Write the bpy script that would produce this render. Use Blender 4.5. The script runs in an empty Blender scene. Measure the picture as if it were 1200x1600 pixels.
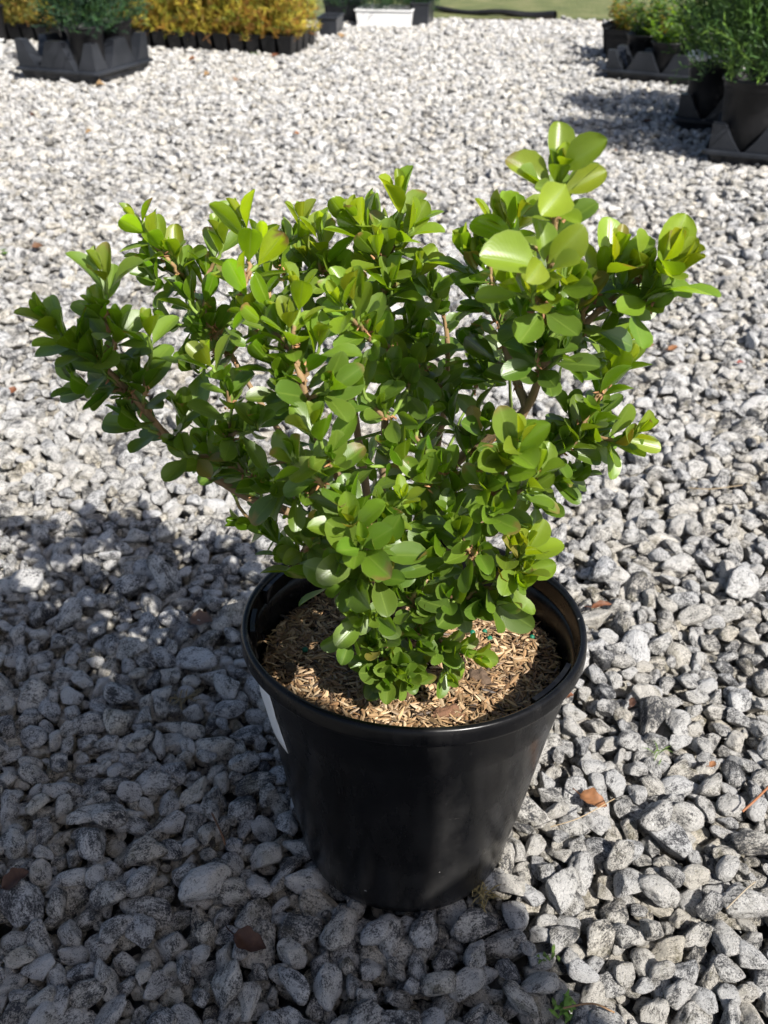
import bpy, bmesh, math, random
import numpy as np
from mathutils import Vector, Matrix, Euler

# ------------------------------------------------------------------ camera, light, exposure
SC = bpy.context.scene
COL = SC.collection
CAM_H = 0.706
PITCH = math.radians(34.6)
FPX = 1450.0                      # focal length in pixels of the 1200 x 1600 frame
cam_d = bpy.data.cameras.new("camera")
cam = bpy.data.objects.new("camera", cam_d)
COL.objects.link(cam)
cam.location = (0, 0, CAM_H)
cam.rotation_euler = (math.pi / 2 - PITCH, 0, 0)
cam_d.sensor_fit = 'VERTICAL'
cam_d.sensor_height = 36.0
cam_d.lens = FPX / 1600 * 36.0
cam_d.clip_start = 0.02
cam_d.clip_end = 500
cam_d.dof.use_dof = True
cam_d.dof.focus_distance = 0.67
cam_d.dof.aperture_fstop = 12.0
SC.camera = cam

SUN_EL = math.radians(45)
SUN_AZ = math.radians(-48)        # direction to the sun, measured from +X towards +Y (right of the camera, slightly behind it)
world = bpy.data.worlds.new("World")
SC.world = world
world.use_nodes = True
wn = world.node_tree
bg = wn.nodes["Background"]
sky = wn.nodes.new("ShaderNodeTexSky")
sky.sky_type = 'NISHITA'
sky.sun_disc = False
sky.sun_elevation = SUN_EL
sky.sun_rotation = math.pi / 2 - SUN_AZ
sky.air_density = 0.8
sky.dust_density = 2.2
wn.links.new(sky.outputs[0], bg.inputs[0])
bg.inputs[1].default_value = 0.079
sun_d = bpy.data.lights.new("sun", 'SUN')
sun_d.energy = 5.0
sun_d.angle = math.radians(0.5)
sun_d.color = (1.0, 0.965, 0.91)
sun = bpy.data.objects.new("sun", sun_d)
COL.objects.link(sun)
to_sun = Vector((math.cos(SUN_EL) * math.cos(SUN_AZ), math.cos(SUN_EL) * math.sin(SUN_AZ), math.sin(SUN_EL)))
sun.rotation_euler = to_sun.to_track_quat('Z', 'Y').to_euler()
SC.view_settings.view_transform = 'Standard'
SC.view_settings.look = 'None'
SC.view_settings.exposure = 0.88
SC.view_settings.gamma = 1.0
SC.render.engine = 'CYCLES'
SC.cycles.use_denoising = True
SC.cycles.max_bounces = 7
SC.cycles.transparent_max_bounces = 8
SC.cycles.caustics_reflective = False
SC.cycles.caustics_refractive = False

CP, SP = math.cos(PITCH), math.sin(PITCH)


def at(px, py, Y):
    """World point on the sight line of photo pixel (px, py) at world distance Y in front of the camera."""
    u, v = (px - 600) / FPX, -(py - 800) / FPX
    d = Vector((u, CP + v * SP, -SP + v * CP))
    return Vector((0, 0, CAM_H)) + d * (Y / d.y)


def ground(px, py, z=0.0):
    u, v = (px - 600) / FPX, -(py - 800) / FPX
    d = Vector((u, CP + v * SP, -SP + v * CP))
    t = (z - CAM_H) / d.z
    return Vector((0, 0, CAM_H)) + d * t


# ------------------------------------------------------------------ object helpers
def tag(o, label=None, cat=None, group=None, kind=None):
    if label: o["label"] = label
    if cat: o["category"] = cat
    if group: o["group"] = group
    if kind: o["kind"] = kind
    return o


def empty(name, loc, rz=0.0):
    o = bpy.data.objects.new(name, None)
    o.empty_display_size = 0.05
    COL.objects.link(o)
    o.location = loc
    o.rotation_euler = (0, 0, rz)
    return o


def link(name, me, parent=None):
    o = bpy.data.objects.new(name, me)
    COL.objects.link(o)
    if parent: o.parent = parent
    return o


def children(o):
    return [c for c in bpy.data.objects if c.parent == o]


def copy_tree(o, parent=None):
    c = o.copy()
    COL.objects.link(c)
    c.parent = parent
    for ch in children(o):
        copy_tree(ch, c)
    return c


def mesh_np(name, verts, faces, mat, smooth=True, col=None, uv=None):
    """Mesh from an (n,3) array and an (m,k) array (k = 3 or 4), optionally with per-vertex colour and uv."""
    me = bpy.data.meshes.new(name)
    verts = np.asarray(verts, dtype=np.float32)
    faces = np.asarray(faces, dtype=np.int32)
    me.vertices.add(len(verts))
    me.vertices.foreach_set("co", verts.ravel())
    k = faces.shape[1]
    me.loops.add(faces.size)
    me.loops.foreach_set("vertex_index", faces.ravel())
    me.polygons.add(len(faces))
    me.polygons.foreach_set("loop_start", np.arange(0, faces.size, k, dtype=np.int32))
    me.polygons.foreach_set("use_smooth", np.full(len(faces), smooth, dtype=bool))
    me.update(calc_edges=True)
    if col is not None:
        a = me.color_attributes.new("col", 'FLOAT_COLOR', 'POINT')
        c4 = np.ones((len(verts), 4), dtype=np.float32)
        c4[:, :3] = col
        a.data.foreach_set("color", c4.ravel())
    if uv is not None:
        l = me.uv_layers.new(name="uv")
        l.data.foreach_set("uv", np.asarray(uv, dtype=np.float32)[faces.ravel()].ravel())
    if mat: me.materials.append(mat)
    return me


class Acc:
    """Collects pieces of one mesh."""
    def __init__(s): s.v, s.f, s.c, s.uv, s.n = [], [], [], [], 0
    def add(s, v, f, c=None, uv=None):
        v = np.asarray(v, dtype=float)
        s.v.append(v); s.f.append(np.asarray(f) + s.n); s.n += len(v)
        if c is not None: s.c.append(np.broadcast_to(np.asarray(c, dtype=float), (len(v), 3)))
        if uv is not None: s.uv.append(uv)
    def mesh(s, name, mat, smooth=True):
        return mesh_np(name, np.vstack(s.v), np.vstack(s.f), mat, smooth,
                       np.vstack(s.c) if s.c else None, np.vstack(s.uv) if s.uv else None)


def bm_mesh(name, bm, mat, smooth=False):
    me = bpy.data.meshes.new(name)
    bmesh.ops.recalc_face_normals(bm, faces=bm.faces)
    for f in bm.faces: f.smooth = smooth
    bm.to_mesh(me); bm.free()
    if mat: me.materials.append(mat)
    return me


def lathe(prof, n=96, closed=False):
    """Quads of a surface of revolution; prof is a list of (r, z)."""
    P = np.array(prof)
    a = np.linspace(0, 2 * np.pi, n, endpoint=False)
    v = np.stack([P[:, None, 0] * np.cos(a), P[:, None, 0] * np.sin(a), np.repeat(P[:, None, 1], n, 1)], -1).reshape(-1, 3)
    f = []
    m = len(prof)
    for i in range(m if closed else m - 1):
        i2 = (i + 1) % m
        for j in range(n):
            j2 = (j + 1) % n
            f.append((i * n + j, i * n + j2, i2 * n + j2, i2 * n + j))
    return v, np.array(f)


def tube(pts, rad, n=6):
    pts = np.asarray(pts, dtype=float)
    rad = np.broadcast_to(np.asarray(rad, dtype=float), (len(pts),))
    t = np.gradient(pts, axis=0)
    t /= np.linalg.norm(t, axis=1)[:, None] + 1e-12
    up = np.array([0.0, 0.0, 1.0]) if abs(t[0][2]) < 0.9 else np.array([1.0, 0, 0])
    v = []
    for i in range(len(pts)):
        x = np.cross(t[i], up); x /= np.linalg.norm(x) + 1e-12
        y = np.cross(t[i], x); up = -y if i == 0 else np.cross(x, t[i])
        a = np.linspace(0, 2 * np.pi, n, endpoint=False)
        v.append(pts[i] + rad[i] * (np.cos(a)[:, None] * x + np.sin(a)[:, None] * y))
    v = np.vstack(v)
    f = [(i * n + j, i * n + (j + 1) % n, (i + 1) * n + (j + 1) % n, (i + 1) * n + j)
         for i in range(len(pts) - 1) for j in range(n)]
    f.append(tuple(range(n))[:4]) if n == 4 else None
    return v, np.array(f)


# ------------------------------------------------------------------ materials
class NT:
    def __init__(s, name):
        s.m = bpy.data.materials.new(name); s.m.use_nodes = True
        s.t = s.m.node_tree; s.b = s.t.nodes["Principled BSDF"]; s.out = s.t.nodes["Material Output"]
    def n(s, typ, **kw):
        x = s.t.nodes.new(typ)
        for k, v in kw.items(): setattr(x, k, v)
        return x
    def l(s, a, b): s.t.links.new(a, b)
    def noise(s, vec, scale, detail=3, rough=0.5, dim='3D'):
        x = s.n("ShaderNodeTexNoise"); x.noise_dimensions = dim
        x.inputs["Scale"].default_value = scale; x.inputs["Detail"].default_value = detail
        x.inputs["Roughness"].default_value = rough
        if vec is not None: s.l(vec, x.inputs["Vector"])
        return x.outputs["Fac"]
    def ramp(s, fac, stops):
        x = s.n("ShaderNodeValToRGB"); e = x.color_ramp.elements
        while len(e) < len(stops): e.new(0.5)
        for i, (p, c) in enumerate(stops):
            e[i].position = p
            e[i].color = (*c, 1) if len(c) == 3 else c
        s.l(fac, x.inputs[0]); return x.outputs[0]
    def mix(s, fac, a, b, mode='MIX'):
        x = s.n("ShaderNodeMix"); x.data_type = 'RGBA'; x.blend_type = mode
        for sock, val in ((x.inputs[0], fac), (x.inputs[6], a), (x.inputs[7], b)):
            if hasattr(val, "default_value") or hasattr(val, "is_output"): s.l(val, sock)
            elif isinstance(val, tuple): sock.default_value = (*val, 1)
            else: sock.default_value = val
        return x.outputs[2]
    def math(s, op, a, b=None):
        x = s.n("ShaderNodeMath", operation=op)
        for i, val in enumerate((a, b)):
            if val is None: continue
            if hasattr(val, "is_output"): s.l(val, x.inputs[i])
            else: x.inputs[i].default_value = val
        return x.outputs[0]
    def bump(s, h, strength, dist):
        x = s.n("ShaderNodeBump"); x.inputs["Strength"].default_value = strength
        x.inputs["Distance"].default_value = dist
        s.l(h, x.inputs["Height"]); s.l(x.outputs[0], s.b.inputs["Normal"]); return x
    def coord(s, which="Object"):
        return s.n("ShaderNodeTexCoord").outputs[which]


def mat_stone():
    t = NT("granite")
    at_ = t.n("ShaderNodeAttribute"); at_.attribute_type = 'INSTANCER'; at_.attribute_name = "tone"
    sep = t.n("ShaderNodeSeparateXYZ"); t.l(at_.outputs["Vector"], sep.inputs[0])
    tone, warm, seed = sep.outputs[0], sep.outputs[1], sep.outputs[2]
    co = t.coord()
    off = t.n("ShaderNodeVectorMath", operation='MULTIPLY_ADD')
    cx = t.n("ShaderNodeCombineXYZ")
    for i in range(3): t.l(seed, cx.inputs[i])
    t.l(cx.outputs[0], off.inputs[0]); off.inputs[1].default_value = (37, 91, 53); t.l(co, off.inputs[2])
    v = off.outputs[0]
    # unit stones are about 2 units across, scaled by ~0.012
    blotch = t.noise(v, 1.1, 4, 0.6)
    speck = t.noise(v, 9.0, 6, 0.8)
    fine = t.noise(v, 13, 3, 0.7)
    # streaky foliation of the gneiss
    mp = t.n("ShaderNodeMapping"); mp.inputs["Scale"].default_value = (1.2, 5.5, 2.4)
    mp.inputs["Rotation"].default_value = (0.5, 0.9, 0.3); t.l(v, mp.inputs[0])
    band = t.noise(mp.outputs[0], 1.6, 4, 0.65)
    # threshold moves with the tone of the stone: dark stones have more dark grains
    d = t.math('ADD', t.math('MULTIPLY', speck, 0.70), t.math('MULTIPLY', band, 0.30))
    d = t.math('ADD', d, t.math('MULTIPLY', t.math('SUBTRACT', blotch, 0.5), 0.50))
    d = t.math('ADD', d, t.math('MULTIPLY', t.math('SUBTRACT', tone, 0.5), 0.13))
    light = t.mix(warm, (0.70, 0.695, 0.685), (0.75, 0.69, 0.58))
    mid = t.mix(warm, (0.29, 0.29, 0.292), (0.36, 0.32, 0.25))
    r1 = t.math('MINIMUM', t.math('MAXIMUM', t.math('MULTIPLY', t.math('SUBTRACT', d, 0.480), 14.0), 0.0), 1.0)
    r2 = t.math('MINIMUM', t.math('MAXIMUM', t.math('MULTIPLY', t.math('SUBTRACT', d, 0.42), 16.0), 0.0), 1.0)
    c = t.mix(r1, mid, light)
    c = t.mix(r2, (0.050, 0.051, 0.056), c)
    c = t.mix(t.math('MULTIPLY', t.math('GREATER_THAN', fine, 0.60), 0.55), c, (0.10, 0.105, 0.12))
    # algae / dirt patches on a few
    dirt = t.noise(v, 0.8, 3, 0.6)
    dm = t.math('MINIMUM', t.math('MAXIMUM', t.math('MULTIPLY', t.math('SUBTRACT', dirt, 0.54), 6.0), 0.0), 0.6)
    c = t.mix(t.math('MULTIPLY', dm, warm), c, (0.17, 0.15, 0.08))
    t.l(c, t.b.inputs["Base Color"])
    t.b.inputs["Roughness"].default_value = 0.6
    t.b.inputs["Specular IOR Level"].default_value = 0.4
    h = t.math('ADD', t.math('MULTIPLY', t.noise(v, 4.5, 7, 0.78), 1.3), t.math('MULTIPLY', blotch, 0.6))
    t.bump(h, 1.0, 0.0060)
    return t.m


def mat_leaf():
    t = NT("boxwood_leaf")
    ca = t.n("ShaderNodeVertexColor"); ca.layer_name = "col"
    uv = t.n("ShaderNodeUVMap"); uv.uv_map = "uv"
    sp = t.n("ShaderNodeSeparateXYZ"); t.l(uv.outputs[0], sp.inputs[0])
    av = t.math('ABSOLUTE', t.math('SUBTRACT', sp.outputs[1], 0.5))      # 0 midrib .. 0.5 edge
    rib = t.math('MAXIMUM', t.math('SUBTRACT', 1.0, t.math('MULTIPLY', av, 24.0)), 0.0)
    edge = t.math('MAXIMUM', t.math('MULTIPLY', t.math('SUBTRACT', av, 0.46), 22.0), 0.0)
    co = t.coord()
    mott = t.noise(co, 160, 3, 0.6)
    base = t.mix(0.35, ca.outputs[0], t.mix(mott, (0.45, 0.45, 0.45), (1.5, 1.5, 1.5)), 'MULTIPLY')
    base = t.mix(t.math('MULTIPLY', rib, 0.75), base, (0.24, 0.34, 0.05))
    base = t.mix(t.math('MULTIPLY', edge, 0.7), base, (0.26, 0.33, 0.07))
    geo = t.n("ShaderNodeNewGeometry")
    under = t.mix(0.45, base, (0.13, 0.19, 0.03))
    col = t.mix(geo.outputs["Backfacing"], base, under)
    t.l(col, t.b.inputs["Base Color"])
    rg = t.math('ADD', 0.10, t.math('MULTIPLY', geo.outputs["Backfacing"], 0.28))
    t.l(t.math('ADD', rg, t.math('MULTIPLY', mott, 0.08)), t.b.inputs["Roughness"])
    t.b.inputs["Specular IOR Level"].default_value = 1.0
    # pinnate side veins + fine leather texture
    wv = t.math('SINE', t.math('MULTIPLY', t.math('SUBTRACT', sp.outputs[0], t.math('MULTIPLY', av, 0.8)), 95.0))
    h = t.math('ADD', t.math('MULTIPLY', wv, 0.10), t.math('MULTIPLY', rib, -0.9))
    h = t.math('ADD', h, t.math('MULTIPLY', t.noise(co, 160, 2, 0.5), 0.8))
    t.bump(h, 0.22, 0.0005)
    tr = t.n("ShaderNodeBsdfTranslucent")
    tc = t.mix(0.35, t.mix(1.0, ca.outputs[0], (2.6, 2.3, 0.7), 'MULTIPLY'), (0.30, 0.44, 0.02))
    t.l(tc, tr.inputs[0])
    ms = t.n("ShaderNodeMixShader"); ms.inputs[0].default_value = 0.38
    t.l(t.b.outputs[0], ms.inputs[1]); t.l(tr.outputs[0], ms.inputs[2]); t.l(ms.outputs[0], t.out.inputs[0])
    return t.m


def mat_attr(name, rough=0.6, transl=0.0, bump=None, spec=0.4):
    t = NT(name)
    ca = t.n("ShaderNodeVertexColor"); ca.layer_name = "col"
    t.l(ca.outputs[0], t.b.inputs["Base Color"])
    t.b.inputs["Roughness"].default_value = rough
    t.b.inputs["Specular IOR Level"].default_value = spec
    if bump: t.bump(t.noise(t.coord(), bump[0], 4, 0.6), bump[1], bump[2])
    if transl:
        tr = t.n("ShaderNodeBsdfTranslucent"); t.l(ca.outputs[0], tr.inputs[0])
        ms = t.n("ShaderNodeMixShader"); ms.inputs[0].default_value = transl
        t.l(t.b.outputs[0], ms.inputs[1]); t.l(tr.outputs[0], ms.inputs[2]); t.l(ms.outputs[0], t.out.inputs[0])
    return t.m


def mat_noise(name, stops, scale, rough=0.6, bump=(60, 0.4, 0.002), detail=4, spec=0.4):
    t = NT(name)
    co = t.coord()
    t.l(t.ramp(t.noise(co, scale, detail, 0.6), stops), t.b.inputs["Base Color"])
    t.b.inputs["Roughness"].default_value = rough
    t.b.inputs["Specular IOR Level"].default_value = spec
    if bump: t.bump(t.noise(co, bump[0], 4, 0.6), bump[1], bump[2])
    return t.m


def mat_pot():
    t = NT("black_pot_plastic")
    co = t.coord()
    mp = t.n("ShaderNodeMapping"); mp.inputs["Scale"].default_value = (1, 1, 0.25); t.l(co, mp.inputs[0])
    streak = t.noise(mp.outputs[0], 26, 5, 0.65)
    dust = t.noise(co, 14, 5, 0.7)
    sepz = t.n("ShaderNodeSeparateXYZ"); t.l(co, sepz.inputs[0])
    low = t.math('MAXIMUM', t.math('SUBTRACT', 1.0, t.math('MULTIPLY', sepz.outputs[2], 14.0)), 0.0)   # grime near the foot
    f = t.math('MULTIPLY', t.math('MAXIMUM', t.math('SUBTRACT', t.math('ADD', t.math('MULTIPLY', streak, 0.6), t.math('MULTIPLY', dust, 0.5)), 0.52), 0.0), 2.2)
    f = t.math('MINIMUM', t.math('ADD', f, t.math('MULTIPLY', low, t.math('MULTIPLY', dust, 1.1))), 0.8)
    c = t.mix(f, (0.004, 0.004, 0.0045), (0.032, 0.031, 0.030))
    vr = t.n("ShaderNodeTexVoronoi"); vr.inputs["Scale"].default_value = 75; t.l(co, vr.inputs["Vector"])
    wn_ = t.n("ShaderNodeTexWhiteNoise"); t.l(vr.outputs["Position"], wn_.inputs["Vector"])
    sm = t.math('MULTIPLY', t.math('LESS_THAN', vr.outputs["Distance"], 0.08), t.math('GREATER_THAN', wn_.outputs["Value"], 0.84))
    c = t.mix(t.math('MULTIPLY', sm, 0.7), c, (0.5, 0.48, 0.45))
    mp2 = t.n("ShaderNodeMapping"); mp2.inputs["Scale"].default_value = (1, 1, 9); mp2.inputs["Rotation"].default_value = (0.25, 0.1, 0); t.l(co, mp2.inputs[0])
    scr = t.math('GREATER_THAN', t.noise(mp2.outputs[0], 55, 6, 0.8), 0.665)
    c = t.mix(t.math('MULTIPLY', scr, 0.35), c, (0.16, 0.15, 0.14))
    t.l(c, t.b.inputs["Base Color"])
    t.l(t.math('ADD', 0.06, t.math('MULTIPLY', streak, 0.42)), t.b.inputs["Roughness"])
    t.b.inputs["Specular IOR Level"].default_value = 0.2
    t.bump(t.math('ADD', t.noise(co, 35, 3, 0.5), t.math('MULTIPLY', t.noise(co, 500, 2, 0.5), 0.06)), 0.25, 0.0015)
    return t.m


M_STONE = mat_stone()
M_LEAF = mat_leaf()
M_BARK = mat_attr("boxwood_bark", 0.75, 0, (700, 0.6, 0.0006))
M_POT = mat_pot()
M_SOIL = mat_noise("dark_soil", [(0.3, (0.018, 0.013, 0.009)), (0.7, (0.06, 0.042, 0.028))], 60, 0.95, (300, 0.8, 0.003))
M_HULL = mat_attr("straw_hulls", 0.5, 0.0, (500, 0.4, 0.0005), 0.45)
M_TRAY = mat_noise("tray_plastic", [(0.35, (0.010, 0.012, 0.016)), (0.75, (0.030, 0.033, 0.040))], 7, 0.36, (25, 0.15, 0.002), 4, 0.4)
M_BPOT = mat_noise("nursery_pot_plastic", [(0.35, (0.006, 0.006, 0.007)), (0.75, (0.018, 0.018, 0.019))], 9, 0.42, (30, 0.15, 0.002), 4, 0.3)
M_WHITE = mat_noise("white_plastic", [(0.3, (0.70, 0.70, 0.69)), (0.7, (0.80, 0.80, 0.79))], 12, 0.4, None)
M_NEEDLE = mat_attr("conifer_needles", 0.55, 0.25)
M_DRY = mat_attr("dry_leaf", 0.6, 0.15, (260, 0.5, 0.001))
M_GRASS = mat_noise("short_grass", [(0.25, (0.060, 0.080, 0.024)), (0.5, (0.11, 0.125, 0.042)), (0.8, (0.21, 0.19, 0.09))], 5, 0.9, (40, 0.8, 0.02), 8)
M_SAND = mat_noise("pale_sand", [(0.3, (0.36, 0.29, 0.20)), (0.7, (0.50, 0.42, 0.31))], 8, 0.9, (80, 0.5, 0.004))

# ------------------------------------------------------------------ ground sheets
def sheet(name, x0, x1, y0, y1, z, mat, nx=2, ny=2, wob=0.0, seed=0):
    rs = np.random.RandomState(seed)
    X, Yy = np.meshgrid(np.linspace(x0, x1, nx), np.linspace(y0, y1, ny))
    Z = np.full_like(X, z)
    if wob:
        Yy[0] += np.interp(np.arange(nx), np.arange(0, nx, 3), rs.randn(len(np.arange(0, nx, 3)))) * wob
    v = np.stack([X, Yy, Z], -1).reshape(-1, 3)
    f = [(j * nx + i, j * nx + i + 1, (j + 1) * nx + i + 1, (j + 1) * nx + i) for j in range(ny - 1) for i in range(nx - 1)]
    o = link(name, mesh_np(name, v, f, mat, False))
    return tag(o, kind="structure")


def mat_far_gravel():
    t = NT("far_gravel"); co = t.coord()
    vo = t.n("ShaderNodeTexVoronoi"); vo.inputs["Scale"].default_value = 42; t.l(co, vo.inputs["Vector"])
    wv = t.n("ShaderNodeTexWhiteNoise"); t.l(vo.outputs["Position"], wv.inputs["Vector"])
    c = t.ramp(wv.outputs["Value"], [(0.0, (0.16, 0.16, 0.165)), (0.5, (0.36, 0.36, 0.355)), (1.0, (0.55, 0.54, 0.51))])
    c = t.mix(t.noise(co, 300, 4, 0.7), (0.10, 0.10, 0.10), c)
    t.l(c, t.b.inputs["Base Color"]); t.b.inputs["Roughness"].default_value = 0.8
    t.bump(t.math('SUBTRACT', 0.5, vo.outputs["Distance"]), 1.0, 0.02)
    return t.m


sheet("ground", -150, 150, -150, 150, -0.045, mat_far_gravel())
GRAVEL_END = 6.0
sheet("sandy_strip", -8, 8, GRAVEL_END - 0.25, 9.0, -0.012, M_SAND, 40, 2, 0.04, 3)
g = sheet("lawn", -150, 150, GRAVEL_END + 0.12, 150, -0.004, M_GRASS, 400, 2, 0.10, 5)

# ------------------------------------------------------------------ gravel
def ico(sub):
    bm = bmesh.new(); bmesh.ops.create_icosphere(bm, subdivisions=sub, radius=1.0)
    v = np.array([x.co[:] for x in bm.verts]); f = np.array([[y.index for y in x.verts] for x in bm.faces]); bm.free()
    return v, f


def vnoise(p, seed, freq):
    """Cheap smooth noise: a few random plane waves."""
    rs = np.random.RandomState(seed)
    s = np.zeros(len(p))
    for k in range(6):
        d = rs.randn(3); d /= np.linalg.norm(d)
        s += np.sin(p @ d * freq * rs.uniform(0.7, 1.5) + rs.uniform(0, 6.28))
    return s / 6


def stone(v, seed):
    rs = np.random.RandomState(seed)
    n = rs.randint(8, 14)
    N = rs.randn(n, 3); N /= np.linalg.norm(N, axis=1)[:, None]
    H = rs.uniform(0.52, 1.02, n)
    d = np.clip(v @ N.T, 1e-3, None)
    R = H / d
    k = rs.uniform(28, 90)
    r = -np.log(np.exp(-k * np.clip(R, 0, 3)).sum(1) + math.exp(-k * 1.12)) / k
    p = v * r[:, None]
    p *= 1 + 0.08 * vnoise(v, seed + 5, 4)[:, None] + 0.06 * vnoise(v, seed + 9, 9)[:, None] + 0.045 * vnoise(v, seed + 11, 20)[:, None] + 0.022 * vnoise(v, seed + 13, 38)[:, None]
    p *= np.array([rs.uniform(1.05, 1.5), rs.uniform(0.78, 1.0), rs.uniform(0.60, 0.86)])
    return p


stone_col = bpy.data.collections.new("gravel_shapes")       # shapes only, never linked to the scene
V4, F4 = ico(4)
for i in range(30):
    me = mesh_np("gravel_shape", stone(V4, 100 + i), F4, M_STONE, True)
    stone_col.objects.link(bpy.data.objects.new("gravel_shape", me))

# fill one periodic square patch with stones dropped one by one onto a height map
rs = np.random.RandomState(7)
P = 1.5; RES = 0.0025; NG = int(P / RES)
Hm = np.full((NG, NG), -0.035)
stones = []
NST = 16500
ii = np.arange(-12, 13)
GX, GY = np.meshgrid(ii, ii, indexing='ij')
for s_i in range(NST + 5000):
    a = float(np.clip(rs.lognormal(math.log(0.0083), 0.27), 0.0042, 0.0185))
    if rs.rand() < 0.16: a *= 0.6
    if s_i >= NST: a = float(rs.uniform(0.0018, 0.0036))          # grit that settles in the gaps
    c = a * 0.70
    m = (GX * RES) ** 2 + (GY * RES) ** 2 < (a * 0.90) ** 2
    gx, gy = GX[m], GY[m]
    prof = c * np.sqrt(np.clip(1 - ((gx * RES) ** 2 + (gy * RES) ** 2) / a ** 2, 0, 1))
    best = None
    for k in range(9):
        ci, cj = rs.randint(NG), rs.randint(NG)
        hh = Hm[(gx + ci) % NG, (gy + cj) % NG]
        kk = min(len(hh), max(2, len(hh) // 12)); z = np.partition(hh + prof * 0.90, -kk)[-kk]
        if best is None or z < best[0]: best = (z, ci, cj)
    z, ci, cj = best
    idx = ((gx + ci) % NG, (gy + cj) % NG)
    Hm[idx] = np.maximum(Hm[idx], z + prof)
    stones.append((ci * RES, cj * RES, z, a))
stones = np.array(stones)
stones[:, 2] -= np.percentile(Hm, 60)
vis = stones[:, 2] > -0.027
stones = stones[vis]
POT_XY = np.array([0.018, 0.540])
pts = []
for ix in range(-4, 4):
    for iy in range(-1, 6):
        s = stones.copy()
        if (ix + iy) % 2: s[:, 0] = P - s[:, 0]
        s[:, 0] += ix * P; s[:, 1] += iy * P + 0.2
        pts.append(s)
pts = np.vstack(pts)
edge_y = GRAVEL_END + 0.08 * np.sin(pts[:, 0] * 2.1 + 1) + 0.05 * np.sin(pts[:, 0] * 7.3)
keep = (pts[:, 1] > -0.6) & ((pts[:, 3] > 0.0037) | (pts[:, 1] < 2.2)) & (pts[:, 1] < edge_y) & (np.abs(pts[:, 0]) < 0.55 * np.clip(pts[:, 1], 0, 9) + 1.6)
pts = pts[keep]
rp = np.hypot(pts[:, 0] - POT_XY[0], pts[:, 1] - POT_XY[1])
top = pts[:, 2] + 0.7 * pts[:, 3]
pts = pts[~((rp < 0.090 + 0.4 * pts[:, 3]) & (top > 0.002))]
n = len(pts)
rot = np.stack([rs.uniform(-0.45, 0.45, n), rs.uniform(-0.45, 0.45, n), rs.uniform(0, 6.283, n)], -1)
flip = rs.rand(n) < 0.5
rot[flip, 0] += math.pi
gm = bpy.data.meshes.new("gravel")
gm.vertices.add(n)
gm.vertices.foreach_set("co", pts[:, :3].astype(np.float32).ravel())
a = gm.attributes.new("rot", 'FLOAT_VECTOR', 'POINT'); a.data.foreach_set("vector", rot.astype(np.float32).ravel())
a = gm.attributes.new("size", 'FLOAT', 'POINT'); a.data.foreach_set("value", (pts[:, 3] * rs.uniform(1.0, 1.16, n)).astype(np.float32))
tone = np.clip(rs.normal(0.66, 0.25, n), 0, 1)
tone = np.stack([tone, np.clip(rs.beta(1.2, 3.0, n) + np.clip(-0.006 - pts[:, 2], 0, 0.01) * 60, 0, 1), rs.rand(n)], -1)
a = gm.attributes.new("tone", 'FLOAT_VECTOR', 'POINT'); a.data.foreach_set("vector", tone.astype(np.float32).ravel())
a = gm.attributes.new("pick", 'INT', 'POINT'); a.data.foreach_set("value", rs.randint(0, 30, n).astype(np.int32))
gravel = link("gravel", gm)
tag(gravel, "crushed grey and white granite gravel covering the ground", "gravel", kind="stuff")
ng = bpy.data.node_groups.new("scatter_stones", 'GeometryNodeTree')
ng.interface.new_socket("Geometry", in_out='INPUT', socket_type='NodeSocketGeometry')
ng.interface.new_socket("Geometry", in_out='OUTPUT', socket_type='NodeSocketGeometry')
gi, go = ng.nodes.new("NodeGroupInput"), ng.nodes.new("NodeGroupOutput")
iop = ng.nodes.new("GeometryNodeInstanceOnPoints")
ci_ = ng.nodes.new("GeometryNodeCollectionInfo")
ci_.inputs[0].default_value = stone_col
ci_.inputs["Separate Children"].default_value = True
ci_.inputs["Reset Children"].default_value = True
iop.inputs["Pick Instance"].default_value = True


def named(nm, typ):
    x = ng.nodes.new("GeometryNodeInputNamedAttribute"); x.data_type = typ
    x.inputs[0].default_value = nm; return x.outputs["Attribute"]


e2r = ng.nodes.new("FunctionNodeEulerToRotation")
ng.links.new(named("rot", 'FLOAT_VECTOR'), e2r.inputs[0])
ng.links.new(e2r.outputs[0], iop.inputs["Rotation"])
ng.links.new(named("size", 'FLOAT'), iop.inputs["Scale"])
ng.links.new(named("pick", 'INT'), iop.inputs["Instance Index"])
ng.links.new(ci_.outputs[0], iop.inputs["Instance"])
ng.links.new(gi.outputs[0], iop.inputs["Points"])
ng.links.new(iop.outputs[0], go.inputs[0])
gravel.modifiers.new("scatter", 'NODES').node_group = ng
print("stones", n)

# ------------------------------------------------------------------ the big pot
POT_TILT = Euler((math.radians(-6.3), math.radians(1.3), 0))
POT_H = 0.212
POT_O = Vector((POT_XY[0], POT_XY[1] - 0.011, -0.011))
pot = empty("plant_pot", POT_O)
pot.rotation_euler = POT_TILT
tag(pot, "large round glossy black plastic pot holding the boxwood, standing alone on gravel", "plant pot")
RT, RB = 0.1405, 0.089
prof = [(0.0, 0.010), (RB - 0.016, 0.010), (RB - 0.010, 0.0), (RB - 0.004, 0.0), (RB + 0.0005, 0.004), (RB + 0.003, 0.012),
        (RB + 0.006, 0.03), (0.1025, 0.06), (0.1110, 0.10), (0.1195, 0.14), (0.1262, 0.166), (0.1272, 0.168), (0.1290, 0.180), (0.1318, 0.1925), (0.1336, 0.1990),
        (0.1339, 0.2004), (0.1337, 0.2010), (0.1310, 0.1975), (0.1290, 0.196), (0.1270, 0.185), (0.1240, 0.168), (0.1175, 0.14), (0.1005, 0.06), (RB - 0.002, 0.016), (0.0, 0.014)]
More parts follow.
